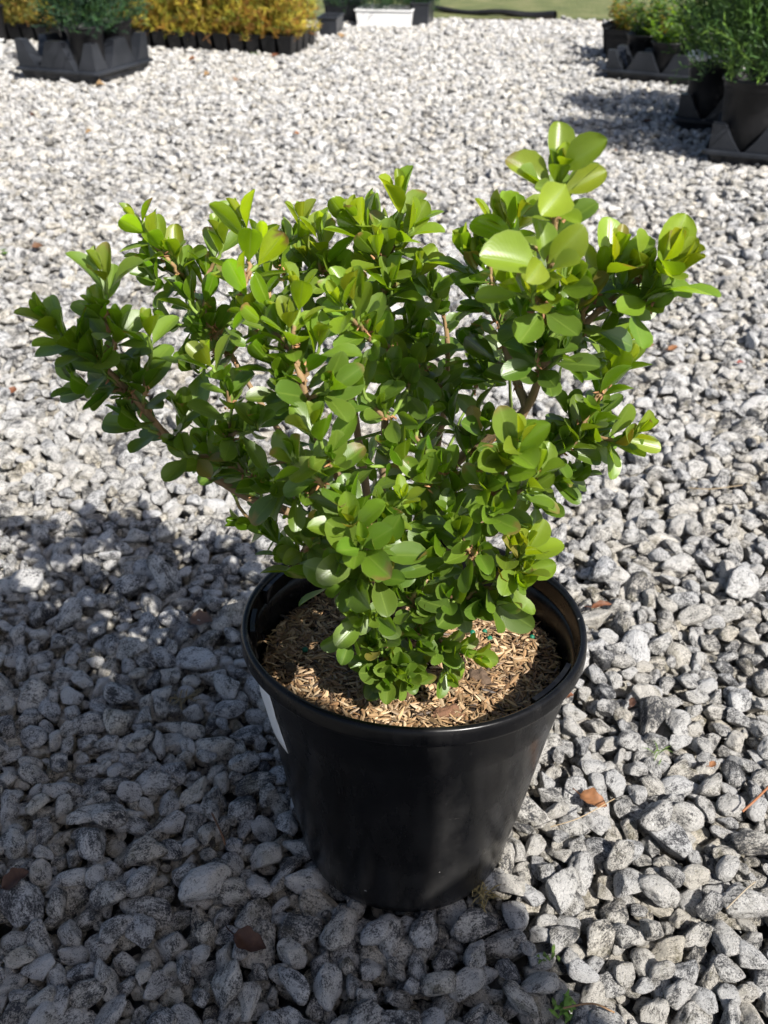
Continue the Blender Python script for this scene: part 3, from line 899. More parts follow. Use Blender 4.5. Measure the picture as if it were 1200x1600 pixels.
for nm in LIMBS:
    path = limb_paths[nm]
    wa, la = Acc(), Acc()
    n = len(path)
    root_r = 0.0042 if nm in ("right", "far_left", "left", "centre", "rear") else 0.0030
    if nm in ("front_low", "low_side"): root_r = 0.0018
    rad = np.linspace(root_r, 0.0013, n)
    v, f = tube(path - SH, rad, 8)
    v = v + 0.00035 * np.sin(v * 1400)
    tcol = np.repeat(np.linspace(0, 1, n), 8)[:, None]
    cc = WOOD_OLD * (1 - tcol) + WOOD_TAN * tcol
    wa.add(v, f, cc)
    grow_shoot(la, wa, path[n // 2:], 0.024, 0.3)
    nodes = [(path[i], (path[min(i + 1, n - 1)] - path[max(i - 1, 0)])) for i in range(2, n)]
    base = np.array(at(610, 1008, .562))
    tips = []
    for t_ in TIPS.get(nm, []):
        p = np.array(t_[0]) if t_[1] is None else np.array(at(t_[0], t_[1], t_[2]))
        tips.append((p, t_[3], t_[4], t_[5] if len(t_) > 5 else 12))
    tips.sort(key=lambda t: np.linalg.norm(t[0] - base))
    for p, L, youth, kmax in tips:
        best = None
        for q, tq in nodes:
            dv = p - q; dist = np.linalg.norm(dv)
            if dist < 0.012: continue
            tqn = tq / (np.linalg.norm(tq) + 1e-9)
            cosang = dv @ tqn / dist
            cost = dist * (1.5 - 0.6 * cosang) + (0.05 if dist < 0.03 else 0) + (0.03 if p[2] < q[2] - 0.01 else 0)
            if best is None or cost < best[0]: best = (cost, q, tqn, dist)
        _, q, tqn, dist = best
        out = p - np.array([base[0], base[1] + .03, base[2] + 0.02]); out[2] *= 0.6; out /= np.linalg.norm(out)
        low = p[2] < 0.30
        end = out * (0.55 if not low else 0.9) + np.array([0, -0.02, 1.0 if not low else 0.25]) + np.array([rnd.uniform(-.25, .25), rnd.uniform(-.25, .25), 0])
        end /= np.linalg.norm(end)
        tw = bez(q, q + tqn * dist * 0.35, p - end * dist * 0.38, p, 12)
        tw[1:-1] += np.array([[rnd.gauss(0, .0006) for _ in range(3)] for _ in range(10)])
        v, f = tube(tw - SH, np.linspace(0.00165, 0.0009, 12), 6)
        tt = np.repeat(np.linspace(0, 1, 12), 6)[:, None]
        cc = np.where(tt < 0.45, WOOD_TAN * rnd.uniform(.7, 1.1), WOOD_NEW * rnd.uniform(.8, 1.1))
        wa.add(v, f, cc)
        # bud scales and scars where the twig leaves its branch
        for _ in range(7):
            bp = tw[rnd.randint(0, 2)] + np.array([rnd.gauss(0, .0016) for _ in range(3)])
            dd = np.array([rnd.gauss(0, 1) for _ in range(3)]); dd /= np.linalg.norm(dd)
            v, f = tube(np.array([bp, bp + dd * .0025, bp + dd * .0042]) - SH, [.0008, .0007, .0001], 4)
            wa.add(v, f, np.array([0.34, 0.17, 0.08]) * rnd.uniform(.6, 1.3))
        grow_shoot(la, wa, tw, L, youth, kmax=kmax)
        m_ = len(tw)
        for i in range(3, m_ - 2, 2): nodes.append((tw[i], tw[i + 1] - tw[i - 1]))
    if nm == "right":
        # the big glossy young leaves crowning this shoot, in pairs up the stem
        for (bx, by, tx, ty, Y, dY, wd, yy) in ((866, 268, 878, 182, .475, .010, .31, .85), (876, 268, 949, 212, .472, -.012, .30, .85), (866, 300, 790, 238, .474, .004, .29, .95),
                                                (878, 302, 953, 262, .472, .000, .30, .95), (884, 288, 848, 336, .462, -.020, .40, 1.0), (868, 335, 910, 345, .47, -.012, .34, .8),
                                                (866, 345, 815, 330, .476, .010, .30, .7), (846, 418, 750, 392, .452, -.012, .37, 1.0), (856, 412, 918, 352, .455, -.004, .36, .95),
                                                (850, 410, 846, 338, .456, .006, .33, .85), (846, 408, 826, 440, .446, -.016, .42, 1.0), (858, 425, 905, 402, .452, -.014, .36, .95), (866, 300, 838, 290, .47, -.01, .3, .6)):
            p0_, p1_ = np.array(at(bx, by, Y)), np.array(at(tx, ty, Y + dY))
            dd = p1_ - p0_; LL = np.linalg.norm(dd)
            nn = np.array([.28, -.62, .62]) + np.array([rnd.uniform(-.16, .16), rnd.uniform(-.12, .12), rnd.uniform(-.12, .12)])
            nn = nn - dd * (nn @ dd) / LL ** 2; nn /= np.linalg.norm(nn); LL *= .93
            leaf(la, p0_ - SH, dd, nn, LL, wd * .95, .60, .12, leaf_col(yy) * rnd.uniform(.58, .80), fold=.08)
    bo = link("branch", wa.mesh("branch", M_BARK), shrub)
    link("leaves", la.mesh("leaves", M_LEAF), bo)
print("leaves", LEAF_N)

# ------------------------------------------------------------------ nursery stock behind: pots, trays, conifers
def square_pot_mesh(name, w, h, mat):
    bm = bmesh.new()
    t = 0.0022
    def ring(hw, z): return [bm.verts.new((sx * hw, sy * hw, z)) for sx, sy in ((-1, -1), (1, -1), (1, 1), (-1, 1))]
    R = [ring(w * 0.36, 0), ring(w * 0.455, h * 0.86), ring(w * 0.485, h * 0.865), ring(w * 0.495, h), ring(w * 0.495 - t, h), ring(w * 0.46 - t, h * 0.8), ring(w * 0.44, h * 0.79)]
    for a_, b_ in zip(R[:-1], R[1:]):
        for k in range(4): bm.faces.new((a_[k], a_[(k + 1) % 4], b_[(k + 1) % 4], b_[k]))
    bm.faces.new(R[0])
    bm.faces.new(R[-1])
    bmesh.ops.bevel(bm, geom=[e for e in bm.edges if abs(e.verts[0].co.z - e.verts[1].co.z) > h * 0.1 or abs(e.verts[0].co.z - h) < 1e-4], offset=w * 0.03, segments=2, affect='EDGES')
    return bm_mesh(name, bm, mat, False)


def round_pot(loc, rt, h, label, group=None, mat=None, rz=0.0):
    root = empty("nursery_pot", loc, rz)
    tag(root, label, "nursery pot", group)
    pr = [(0, 0.004), (rt * 0.70, 0.0), (rt * 0.74, 0.004), (rt * 0.80, h * 0.4), (rt * 0.90, h * 0.86), (rt * 0.935, h * 0.875), (rt * 0.95, h * 0.96)]
    v, f = lathe(pr, 48); link("pot_wall", mesh_np("pot_wall", v, f, mat or M_BPOT), root)
    rp_ = [(rt * 0.95, h * 0.955), (rt, h * 0.955), (rt * 1.005, h), (rt * 0.975, h * 1.01), (rt * 0.93, h * 0.99), (rt * 0.90, h * 0.85)]
    v, f = lathe(rp_, 48); link("rim", mesh_np("rim", v, f, mat or M_BPOT), root)
    v, f = lathe([(0, h * 0.87), (rt * 0.5, h * 0.88), (rt * 0.91, h * 0.86)], 32)
    link("soil", mesh_np("soil", v, f, M_SOIL), root)
    return root


def carrier_tray(loc, rz, nx, ny, pitch, label, hgt=0.108):
    """Moulded carrier: a flanged skirt with pyramidal webs standing between round pockets."""
    root = empty("carrier_tray", loc, rz)
    tag(root, label, "plant tray", None)
    W, D = nx * pitch / 2 + 0.012, ny * pitch / 2 + 0.012
    bm = bmesh.new()
    def rect(w, d, z, r=0.02, k=4):
        out = []
        for cx, cy, a0 in ((w - r, d - r, 0), (-w + r, d - r, 90), (-w + r, -d + r, 180), (w - r, -d + r, 270)):
            for i in range(k + 1):
                a_ = math.radians(a0 + 90 * i / k)
                out.append(bm.verts.new((cx + r * math.cos(a_), cy + r * math.sin(a_), z)))
        return out
    Rg = [rect(W - 0.014, D - 0.014, 0.0), rect(W - 0.008, D - 0.008, 0.026), rect(W + 0.006, D + 0.006, 0.028), rect(W + 0.006, D + 0.006, 0.036), rect(W - 0.002, D - 0.002, 0.040), rect(W - 0.004, D - 0.004, 0.033), rect(W - 0.012, D - 0.012, 0.012)]
    for a_, b_ in zip(Rg[:-1], Rg[1:]):
        m = len(a_)
        for k in range(m): bm.faces.new((a_[k], a_[(k + 1) % m], b_[(k + 1) % m], b_[k]))
    bm.faces.new(Rg[0]); bm.faces.new(Rg[-1])
    link("skirt", bm_mesh("skirt", bm, M_TRAY), root)
    # webs: tapered blocks with scooped flanks at every lattice crossing between pockets
    for i in range(nx + 1):
        for j in range(ny + 1):
            x, y = (i - nx / 2) * pitch, (j - ny / 2) * pitch
            ex, ey = i in (0, nx), j in (0, ny)
            bm = bmesh.new()
            bw = pitch * 0.475
            x0, x1 = (x if i == 0 else x - bw), (x if i == nx else x + bw)
            y0, y1 = (y if j == 0 else y - bw), (y if j == ny else y + bw)
            def lev(t, z):
                return [(x + (x0 - x) * t, y + (y0 - y) * t, z), (x + (x1 - x) * t, y + (y0 - y) * t, z), (x + (x1 - x) * t, y + (y1 - y) * t, z), (x + (x0 - x) * t, y + (y1 - y) * t, z)]
            L_ = []
            for t_, z in ((1.0, 0.034), (0.86, 0.034 + (hgt - .034) * .2), (0.66, 0.034 + (hgt - .034) * .5), (0.50, 0.034 + (hgt - .034) * .82), (0.44, hgt - .004), (0.38, hgt)):
                L_.append([bm.verts.new(c) for c in lev(t_, z)])
            for a_, b_ in zip(L_[:-1], L_[1:]):
                for k in range(4): bm.faces.new((a_[k], a_[(k + 1) % 4], b_[(k + 1) % 4], b_[k]))
            bm.faces.new(L_[-1]); bm.faces.new(L_[0])
            link("web", bm_mesh("web", bm, M_TRAY, False), root)
    return root


def blade(acc, p, d, L, w, c, rs_):
    """One needle spray: a narrow folded leaf of two quads."""
    d = d / (np.linalg.norm(d) + 1e-9)
    s = np.cross(d, rs_.randn(3)); s /= np.linalg.norm(s) + 1e-9
    n_ = np.cross(d, s)
    v = np.array([p, p + d * L * .5 + s * w + n_ * w * .3, p + d * L, p + d * L * .5 - s * w + n_ * w * .3])
    acc.add(v, np.array([(0, 1, 2, 3)]), c)


def conifer_mesh(name, seed, H, R, nsp, cols, low=0.02, bl=(0.010, 0.022), bw=0.0016, feather=7, lean=0.5, shape=0.8):
    rs_ = np.random.RandomState(seed); acc = Acc()
    v, f = tube(np.array([(0, 0, 0), (0.004, 0, H * .4), (0, 0.003, H * .85)]), [H * .016, H * .011, .001], 4)
    for k in range(nsp):
        t = rs_.beta(1.1, 1.25)
        z = low + t * (H - low)
        rr_ = R * (1 - t) ** shape * rs_.uniform(.25, 1.0) + 0.004
        a_ = rs_.rand() * 6.283
        q = np.array([rr_ * math.cos(a_), rr_ * math.sin(a_), z])
        d = np.array([math.cos(a_) * lean, math.sin(a_) * lean, rs_.uniform(.3, 1.1)]) + rs_.randn(3) * .25
        d /= np.linalg.norm(d)
        Ls = rs_.uniform(.5, 1.2) * R * .55
        c0 = cols[rs_.randint(len(cols))] * rs_.uniform(.7, 1.25)
        for m in range(feather):
            u = m / feather
            sd = rs_.randn(3) * .6 + d
            blade(acc, q + d * Ls * u, sd, rs_.uniform(*bl), bw, np.clip(c0 * (0.8 + .45 * u), 0, 1), rs_)
        blade(acc, q, d, Ls * 1.1, bw * .8, c0 * .9, rs_)
    return acc.mesh(name, M_NEEDLE, False)


GOLD = [np.array(c) for c in ((.36, .27, .03), (.44, .36, .04), (.24, .26, .03), (.18, .22, .03), (.38, .20, .03), (.26, .12, .03), (.50, .42, .05))]
OLIV = [np.array(c) for c in ((.20, .20, .03), (.28, .25, .04), (.15, .17, .03), (.34, .24, .04), (.28, .15, .04))]
THUJ = [np.array(c) for c in ((.045, .105, .022), (.075, .16, .025), (.025, .06, .018), (.13, .23, .035), (.05, .11, .025))]
DARK = [np.array(c) for c in ((.02, .055, .025), (.03, .075, .035), (.04, .10, .03), (.015, .04, .02))]

sp_me = [square_pot_mesh("square_pot", 0.080, 0.080, M_BPOT)]
gold_me = [conifer_mesh("golden_seedling", 40 + k, 0.26 + .03 * k, 0.060, 170, GOLD if k < 3 else OLIV, 0.0, (0.016, 0.040), 0.0017, 9, 0.3, 0.35) for k in range(5)]
c0 = ground(457, 88); c1 = ground(228, 76); c0.z = c1.z = 0
ux = (c1 - c0).normalized(); uy = Vector((-ux.y, ux.x, 0)); uy = uy if uy.y > 0 else -uy
rs = np.random.RandomState(5)
for i in range(21):
    for j in range(4):
        p = c0 + ux * (0.041 + 0.0815 * i) + uy * (0.041 + 0.0815 * j)
        o = link("square_pot", sp_me[0]); o.location = (p.x, p.y, 0.002)
        o.rotation_euler = (0, 0, math.atan2(ux.y, ux.x) + rs.uniform(-.03, .03))
        row = ["front", "second", "third", "fourth"][j]
        nth = ("rightmost second third fourth fifth sixth seventh eighth ninth tenth eleventh twelfth thirteenth fourteenth fifteenth sixteenth seventeenth eighteenth nineteenth twentieth leftmost").split()[i]
        where = (nth if i in (0, 20) else nth + " from the right") + f", {row} row of the seedling block"
        tag(o, "square black pot, " + where, "seedling pot", "square pots of the seedling block")
        gk = rs.randint(3) if (i < 7 and rs.rand() < .8) or rs.rand() < .35 else rs.randint(2, 5)
        o = link("conifer_seedling", gold_me[gk]); o.location = (p.x, p.y, 0.060)
        s = rs.uniform(.8, 1.2); o.scale = (s, s, s * rs.uniform(.7, 1.25)); o.rotation_euler = (rs.uniform(-.12, .12), rs.uniform(-.12, .12), rs.rand() * 6.28)
        tag(o, ("golden" if gk < 3 else "olive brown") + " conifer seedling, " + where, "seedling", "conifer seedlings of the seedling block")

# left carrier tray with two pots of dark conifers
ta_, tb_ = ground(30, 122), ground(172, 134)
ta_.z = tb_.z = 0
ex_ = (tb_ - ta_).normalized(); ey_ = Vector((-ex_.y, ex_.x, 0))
tl = 0.188
rz = math.atan2(ex_.y, ex_.x)
TL = tb_ - ex_ * (1.0 * tl + .045) + ey_ * (0.9 * tl)
carrier_tray((TL.x, TL.y, 0.010), rz, 2, 2, tl, "black carrier tray with an empty front left pocket, holding potted dark conifers at upper left", 0.14)
dk = [conifer_mesh("dark_conifer", 60 + k, 0.34, 0.13, 900, DARK + [THUJ[0]], 0.0, (0.010, 0.026), 0.0020, 7, 0.7, 0.6) for k in range(2)]
for k, (fx, fy, lb, lb2) in enumerate(((0.50, -0.50, "black round pot in the front right pocket of the carrier tray at upper left", "dark green feathery conifer in the front pot of the carrier tray at upper left"),
                                       (0.5, 0.5, "black round pot in the rear right pocket of the carrier tray at upper left", "dark green feathery conifer in the rear pot of the carrier tray at upper left"),
                                       (-0.5, 0.5, "black round pot in the rear left pocket of the carrier tray at upper left", "dark green feathery conifer in the rear left pot of the carrier tray at upper left"))):
    p = TL + ex_ * (fx * tl) + ey_ * (fy * tl)
    round_pot((p.x, p.y, 0.016), 0.080, 0.185, lb)
    o = link("dark_conifer", dk[k % 2]); o.location = (p.x, p.y, 0.180); o.rotation_euler = (0.05 * k, 0.1, k * 2)
    tag(o, lb2, "conifer")

# white tray and dark post at the left margin
def box_tray(name, loc, rz, w, d, h, wall, mat, label, cat, lip=0.006):
    bm = bmesh.new()
    def ring(hw, hd, z): return [bm.verts.new((sx * hw, sy * hd, z)) for sx, sy in ((-1, -1), (1, -1), (1, 1), (-1, 1))]
    R = [ring(w / 2 * .93, d / 2 * .93, 0), ring(w / 2, d / 2, h - 0.008), ring(w / 2 + lip, d / 2 + lip, h - 0.007), ring(w / 2 + lip, d / 2 + lip, h), ring(w / 2 - wall, d / 2 - wall, h), ring(w / 2 * .93 - wall, d / 2 * .93 - wall, 0.006)]
    for a_, b_ in zip(R[:-1], R[1:]):
        for k in range(4): bm.faces.new((a_[k], a_[(k + 1) % 4], b_[(k + 1) % 4], b_[k]))
    bm.faces.new(R[0]); bm.faces.new(R[-1])
    bmesh.ops.bevel(bm, geom=list(bm.edges), offset=0.0015, segments=1, affect='EDGES')
    o = link(name, bm_mesh(name, bm, mat)); o.location = loc; o.rotation_euler = (0, 0, rz)
    return tag(o, label, cat)


p = ground(-70, 92)
box_tray("white_tray", (p.x, p.y, 0), rz, 0.36, 0.26, 0.075, 0.006, M_WHITE, "white plastic tray cut off by the left edge, beside the black carrier tray", "tray")
p = ground(-6, 72); round_pot((p.x - .02, p.y + .05, 0.0), 0.075, 0.17, "tall black pot at the left edge behind the white tray")

# right side: near carrier tray with a big round pot, then smaller trays and pots along the path
def thing_conifer(name, me, x, y, z, rzz, sc, label, cat="conifer"):
    o = link(name, me); o.location = (x, y, z); o.rotation_euler = (0, 0, rzz); o.scale = (sc, sc, sc)
    return tag(o, label, cat)


th = [conifer_mesh("bushy_conifer", 80 + k, 0.40, 0.19, 1300, THUJ, 0.03, (0.012, 0.030), 0.0024, 8, 0.6, 0.45) for k in range(2)]
rzA = math.radians(-24)
cA = ground(1126, 252); cA.z = 0
exA = Vector((math.cos(rzA), math.sin(rzA), 0)); eyA = Vector((-exA.y, exA.x, 0))
cc_ = cA + exA * 0.17 + eyA * 0.185 + Vector((-.035, -.02, 0))
carrier_tray((cc_.x, cc_.y, 0), rzA, 2, 2, 0.185, "black carrier tray nearest the camera at the upper right, holding a big pot")
for fx, fy, lb, lb2 in ((-.5, -.5, "big black round pot in the front left pocket of the nearest right carrier tray", "green feathery conifer in the front left pot of the nearest right tray"),
                        (.5, .5, "big black round pot in the rear right pocket of the nearest right carrier tray", "green feathery conifer in the rear right pot of the nearest right tray")):
    p = cc_ + exA * (fx * .185) + eyA * (fy * .185)
    round_pot((p.x, p.y, 0.018), 0.098, 0.205, lb)
    thing_conifer("bushy_conifer", th[0 if fx < 0 else 1], p.x + 0.01, p.y, 0.190, fx * 3, 1.0, lb2)
cB = ground(1062, 205); cB.z = 0
cb = cB + exA * 0.145 + eyA * 0.19
carrier_tray((cb.x, cb.y, 0), rzA, 2, 2, 0.165, "black carrier tray behind the nearest one on the right, with a pale topped pot")
for fx, fy, lb, lb2 in ((-.5, -.5, "black round pot with a pale rim in the second tray on the right", "green feathery conifer growing in the pale rimmed pot of the second right tray"),
                        (.5, .5, "black round pot in the rear pocket of the second tray on the right", "green feathery conifer in the rear pot of the second right tray")):
    p = cb + exA * (fx * .165) + eyA * (fy * .165)
    r_ = round_pot((p.x, p.y, 0.018), 0.088, 0.19, lb)
    thing_conifer("bushy_conifer", th[1 if fx < 0 else 0], p.x + 0.04, p.y + .03, 0.185, fx * 5 + 1, 0.88, lb2)
    if fx < 0:
        for q_, (ax_, sc_) in enumerate(((200, .042), (262, .036), (318, .030))):
            v, f = ico(3)
            v = v * (1 + .25 * vnoise(v, 50 + q_, 5)[:, None] + .12 * vnoise(v, 70 + q_, 14)[:, None]) * np.array([1.0, .55, .42]) * sc_
            o = link("fleece_scrap", mesh_np("fleece_scrap", v, f, M_WHITE, False))
            aa = math.radians(ax_); o.location = (p.x + .075 * math.cos(aa), p.y + .075 * math.sin(aa), 0.218); o.rotation_euler = (.2, .1, aa + 1.57)
            tag(o, ["leftmost white crumpled scrap on the rim of the second right pot", "middle white crumpled scrap on the rim of the second right pot", "rightmost white crumpled scrap on the rim of the second right pot"][q_], "fleece scrap")

# broad leaved young plants further back on the right
def leafy_mesh(name, seed, H, R, nst, cols, ll=0.03):
    global rnd
    keep_rnd = rnd; rnd = random.Random(seed)
    acc = Acc(); rs_ = np.random.RandomState(seed)
    for k in range(nst):
        a_ = rs_.rand() * 6.28; r_ = R * math.sqrt(rs_.rand()); h_ = H * rs_.uniform(.5, 1) * (1 - .4 * r_ / R)
        p0 = np.array([r_ * .2 * math.cos(a_), r_ * .2 * math.sin(a_), 0]); p1 = np.array([r_ * math.cos(a_), r_ * math.sin(a_), h_])
        m = int(h_ / 0.022) + 2
        for i in range(1, m):
            q = p0 + (p1 - p0) * i / m
            for sd in (0, math.pi):
                b = i * 1.57 + sd + rs_.rand()
                d = np.array([math.cos(b), math.sin(b), rs_.uniform(.2, 1.0)])
                c = cols[rs_.randint(len(cols))] * rs_.uniform(.7, 1.3)
                leaf(acc, q, d, np.array([0, 0, 1.0]) - d * .2, ll * rs_.uniform(.7, 1.1), .30, .2, .1, c)
    rnd = keep_rnd
    return acc.mesh(name, M_LEAF)


cC = ground(942, 121); cC.z = 0
rzC = math.radians(-30)
exC = Vector((math.cos(rzC), math.sin(rzC), 0)); eyC = Vector((-exC.y, exC.x, 0))
cc2 = cC + exC * .24 + eyC * .13
carrier_tray((cc2.x, cc2.y, 0), rzC, 3, 2, 0.150, "black carrier tray with triangular webs, third along the right side of the gravel")
lv = [leafy_mesh("leafy_shrub", 31, 0.30, 0.13, 26, [np.array((.03, .08, .03)), np.array((.02, .055, .025)), np.array((.05, .12, .03))]),
      leafy_mesh("leafy_shrub", 33, 0.24, 0.12, 22, [np.array((.15, .26, .04)), np.array((.08, .18, .03)), np.array((.05, .12, .03))])]
for fx, fy, k, lb, lb2 in ((-1, .5, 0, "black pot in the rear left pocket of the third right tray", "dark green leafy shrub in the rear left pot of the third right tray"),
                           (0, .5, 0, "black pot in the rear middle pocket of the third right tray", "dark green leafy shrub in the rear middle pot of the third right tray"),
                           (0.0, -.5, 1, "black pot in the front middle pocket of the third right tray", "bright yellow green leafy shrub at the front of the third right tray"),
                           (1, -.5, 1, "black pot in the front right pocket of the third right tray", "bright green leafy shrub at the front right of the third right tray")):
    p = cc2 + exC * (fx * .15) + eyC * (fy * .15)
    round_pot((p.x, p.y, 0.016), 0.072, 0.130, lb)
    o = link("leafy_shrub", lv[k]); o.location = (p.x, p.y, 0.115); o.rotation_euler = (0, 0, fx * 2 + fy)
    tag(o, lb2, "shrub")
p = cc2 + exC * .36 + eyC * .1
round_pot((p.x, p.y, 0), 0.085, 0.16, "black pot squeezed between the second and third trays on the right")
thing_conifer("bushy_conifer", th[0], p.x, p.y, 0.145, 1.0, 0.80, "light green feathery conifer between the second and third right trays")

cD = ground(948, 98); cD.z = 0
lr = leafy_mesh("bronze_shrub", 35, 0.22, 0.11, 26, [np.array((.05, .08, .03)), np.array((.16, .08, .03)), np.array((.03, .05, .025)), np.array((.28, .13, .04))], 0.026)
spb = square_pot_mesh("square_pot", 0.135, 0.13, M_BPOT)
for k, (dx, dy) in enumerate(((0.05, 0.03), (0.19, -.04), (0.07, 0.20), (0.21, 0.14))):
    o = link("square_pot", spb); o.location = (cD.x + dx + .02, cD.y + dy + .03, 0.002); o.rotation_euler = (0, 0, rzC)
    nm_ = ["front left", "front right", "rear left", "rear right"][k]
    tag(o, f"black square pot, {nm_} of the four holding bronze leaved shrubs at far right", "nursery pot", "square pots of bronze shrubs")
    o = link("bronze_shrub", lr); o.location = (cD.x + dx + .02, cD.y + dy + .03, 0.10); o.rotation_euler = (0, 0, k * 1.7)
    tag(o, f"small bronze and dark green leaved shrub in the {nm_} square pot at far right", "shrub", "bronze leaved shrubs")

# back centre: dark trays and a white crate of dark plants
pc = ground(608, 44); pc.z = 0
box_tray("white_crate", (pc.x - .01, pc.y + .16, 0), math.radians(-10), 0.31, 0.26, 0.085, 0.006, M_WHITE, "white plastic crate at the far end of the gravel, in front of dark plants", "crate")
box_tray("black_crate", (pc.x + .19, pc.y + .20, 0), math.radians(-10), 0.10, 0.26, 0.115, 0.004, M_TRAY, "narrow black crate just right of the white crate at the far end", "crate")
pc2 = ground(540, 36); pc2.z = 0
box_tray("black_tray", (pc2.x, pc2.y + .14, 0), math.radians(-8), 0.20, 0.30, 0.11, 0.004, M_TRAY, "larger black tray left of the white crate at the far end", "tray")
pc3 = ground(516, 56); pc3.z = 0
box_tray("black_tray", (pc3.x, pc3.y + .10, 0), math.radians(-8), 0.10, 0.20, 0.085, 0.004, M_TRAY, "small black tray beside the right end of the golden seedlings", "tray")
for k, (dx, dy) in enumerate(((-.08, .14), (.05, .20), (-.27, .22), (.17, .22))):
    o = link("dark_conifer", dk[k % 2]); o.location = (pc.x + dx, pc.y + dy, 0.075); o.scale = (.8, .8, .8); o.rotation_euler = (0, 0, k)
    tag(o, ["dark green conifer in the left half of the white crate", "dark green conifer in the right half of the white crate", "dark green conifer in the larger black tray at the far end",
            "dark green conifer in the narrow black crate at the far end"][k], "conifer")

# black edging strip at the far border of the gravel
e0, e1 = ground(648, 17), ground(868, 29)
pts_ = [(e0.x + (e1.x - e0.x) * t, e0.y + (e1.y - e0.y) * t + .02 * math.sin(t * 9), 0.012 + .008 * math.sin(t * 13)) for t in np.linspace(0, 1, 24)]
v, f = tube(np.array(pts_), 0.016 + 0.010 * np.clip(np.linspace(-2, 1.2, 24), 0, 1), 8)
o = link("edging_fabric", mesh_np("edging_fabric", v, f, M_BPOT)); tag(o, "rolled black landscape fabric lying along the far edge of the gravel", "landscape fabric")

# ------------------------------------------------------------------ dead leaves, twigs and weeds on the gravel
def dead_leaf_mesh(seed, L, W, col, curl=0.5):
    rs_ = np.random.RandomState(seed); acc = Acc()
    n1, n2 = 14, 7
    U, Wv = np.meshgrid(np.linspace(0, 1, n1), np.linspace(-1, 1, n2), indexing='ij')
    hw = W * np.sin(np.pi * U ** 0.8) ** 0.8 * (1 + .12 * np.sin(U * 17 + seed)) + 0.0006
    x = (U - .5) * L; y = hw * Wv
    z = curl * np.abs(Wv) ** 1.5 * hw + 0.10 * L * np.sin(U * 3.1 + seed) + 0.03 * L * np.sin(U * 9 + Wv * 3 + seed)
    c = np.array(col)[None, :] * (0.75 + 0.4 * rs_.rand(n1 * n2, 1))
    F = np.array([(i * n2 + j, i * n2 + j + 1, (i + 1) * n2 + j + 1, (i + 1) * n2 + j) for i in range(n1 - 1) for j in range(n2 - 1)])
    acc.add(np.stack([x, y, z], -1).reshape(-1, 3), F, c)
    v, f = tube(np.array([(-L * .5, 0, z[0, n2 // 2]), (-L * .65, .001, z[0, n2 // 2] + .002), (-L * .8, .003, z[0, n2 // 2] + .001)]), .0006, 4)
    acc.add(v, f, np.array(col) * .7)
    return acc.mesh("dead_leaf", M_DRY)


BR, OR, TAN, DK = (.26, .10, .045), (.38, .17, .07), (.42, .27, .13), (.10, .045, .025)
for k, (px, py, L, W, c, rz_, lb) in enumerate([
    (938, 957, .034, .006, BR, 0.15, "narrow reddish brown dead leaf lying right beside the big pot rim"),
    (925, 1262, .036, .012, OR, -0.5, "curled orange brown dead leaf on the gravel right of the big pot"),
    (392, 1482, .040, .013, DK, -0.4, "dark brown dead leaf in shade below the left of the big pot"),
    (316, 978, .040, .016, (.22, .13, .09), -0.3, "dull brown dead leaf in the lit patch left of the pot"),
    (1050, 552, .026, .010, OR, 0.4, "orange dead leaf on the gravel right of the outer branch"),
    (28, 1385, .034, .012, DK, 0.5, "dark dead leaf between shaded stones near the lower left corner"),
    (885, 1098, .018, .006, BR, 0.2, "tiny red brown dead leaf close to the pot wall on the right"),
    (985, 1108, .020, .005, DK, 1.2, "small dark curled leaf on edge between stones right of the pot"),
    (1110, 1205, .014, .004, OR, 0.8, "tiny orange leaf fragment among stones near the right edge"),
    (60, 392, .035, .02, (.2, .1, .05), 0.2, "brown dead leaf clump on sunlit gravel near the left edge"),
    (22, 618, .024, .01, BR, 1.5, "small brown dead leaf on gravel below the left branch tips"),
    (300, 97, .045, .035, OR, 0.0, "orange brown leaf clump before the golden seedlings, right of the carrier tray"),
    (325, 121, .04, .03, TAN, 0.6, "tan leaf before the golden seedlings, below the orange clump"),
    (158, 138, .05, .035, TAN, 0.2, "tan leaf lying in front of the black carrier tray"),
    (372, 130, .05, .03, (.40, .25, .15), 1.0, "pale tan leaf on the gravel below the right end of the seedling block"),
    (270, 76, .05, .03, BR, 0.5, "brown leaf touching the front row of square pots"),
    (430, 90, .05, .025, BR, 0.2, "red brown leaf by the corner of the seedling block"),
    (535, 60, .05, .04, TAN, 0.9, "tan leaf near the small black tray at the far end"),
    (140, 212, .03, .02, TAN, 0.4, "small tan leaf on bright gravel below the carrier tray"),
    (53, 185, .03, .018, DK, 0.8, "dark leaf fragment on bright gravel at far left"),
    (465, 215, .028, .018, OR, 0.1, "small orange brown leaf alone on the open bright gravel"),
    (962, 240, .03, .010, BR, 1.3, "brown leaf on the gravel just right of the tallest shoot"),
    (1012, 194, .045, .02, DK, 0.1, "dark brown leaf in the shadow of the right hand trays"),
    (1058, 198, .05, .02, BR, 0.4, "brown leaf against the second carrier tray on the right"),
    (1015, 548, .02, .008, TAN, 0.6, "tan leaf scrap on gravel left of the orange leaf"),
    (1010, 668, .02, .008, (.3, .2, .15), 0.9, "faded brown leaf scrap on gravel right of the lower shoots"),
    (1155, 575, .02, .006, (.3, .08, .06), 0.3, "reddish leaf scrap on gravel near the right edge"),
]):
    o = link("dead_leaf", dead_leaf_mesh(k, L * .70, W * .62, tuple(q_ * .62 for q_ in c))); g_ = ground(px, py)
    o.location = (g_.x, g_.y, 0.010); o.rotation_euler = (0.15, -0.1, rz_)
    tag(o, lb, "dead leaf", "dead leaves on the gravel")


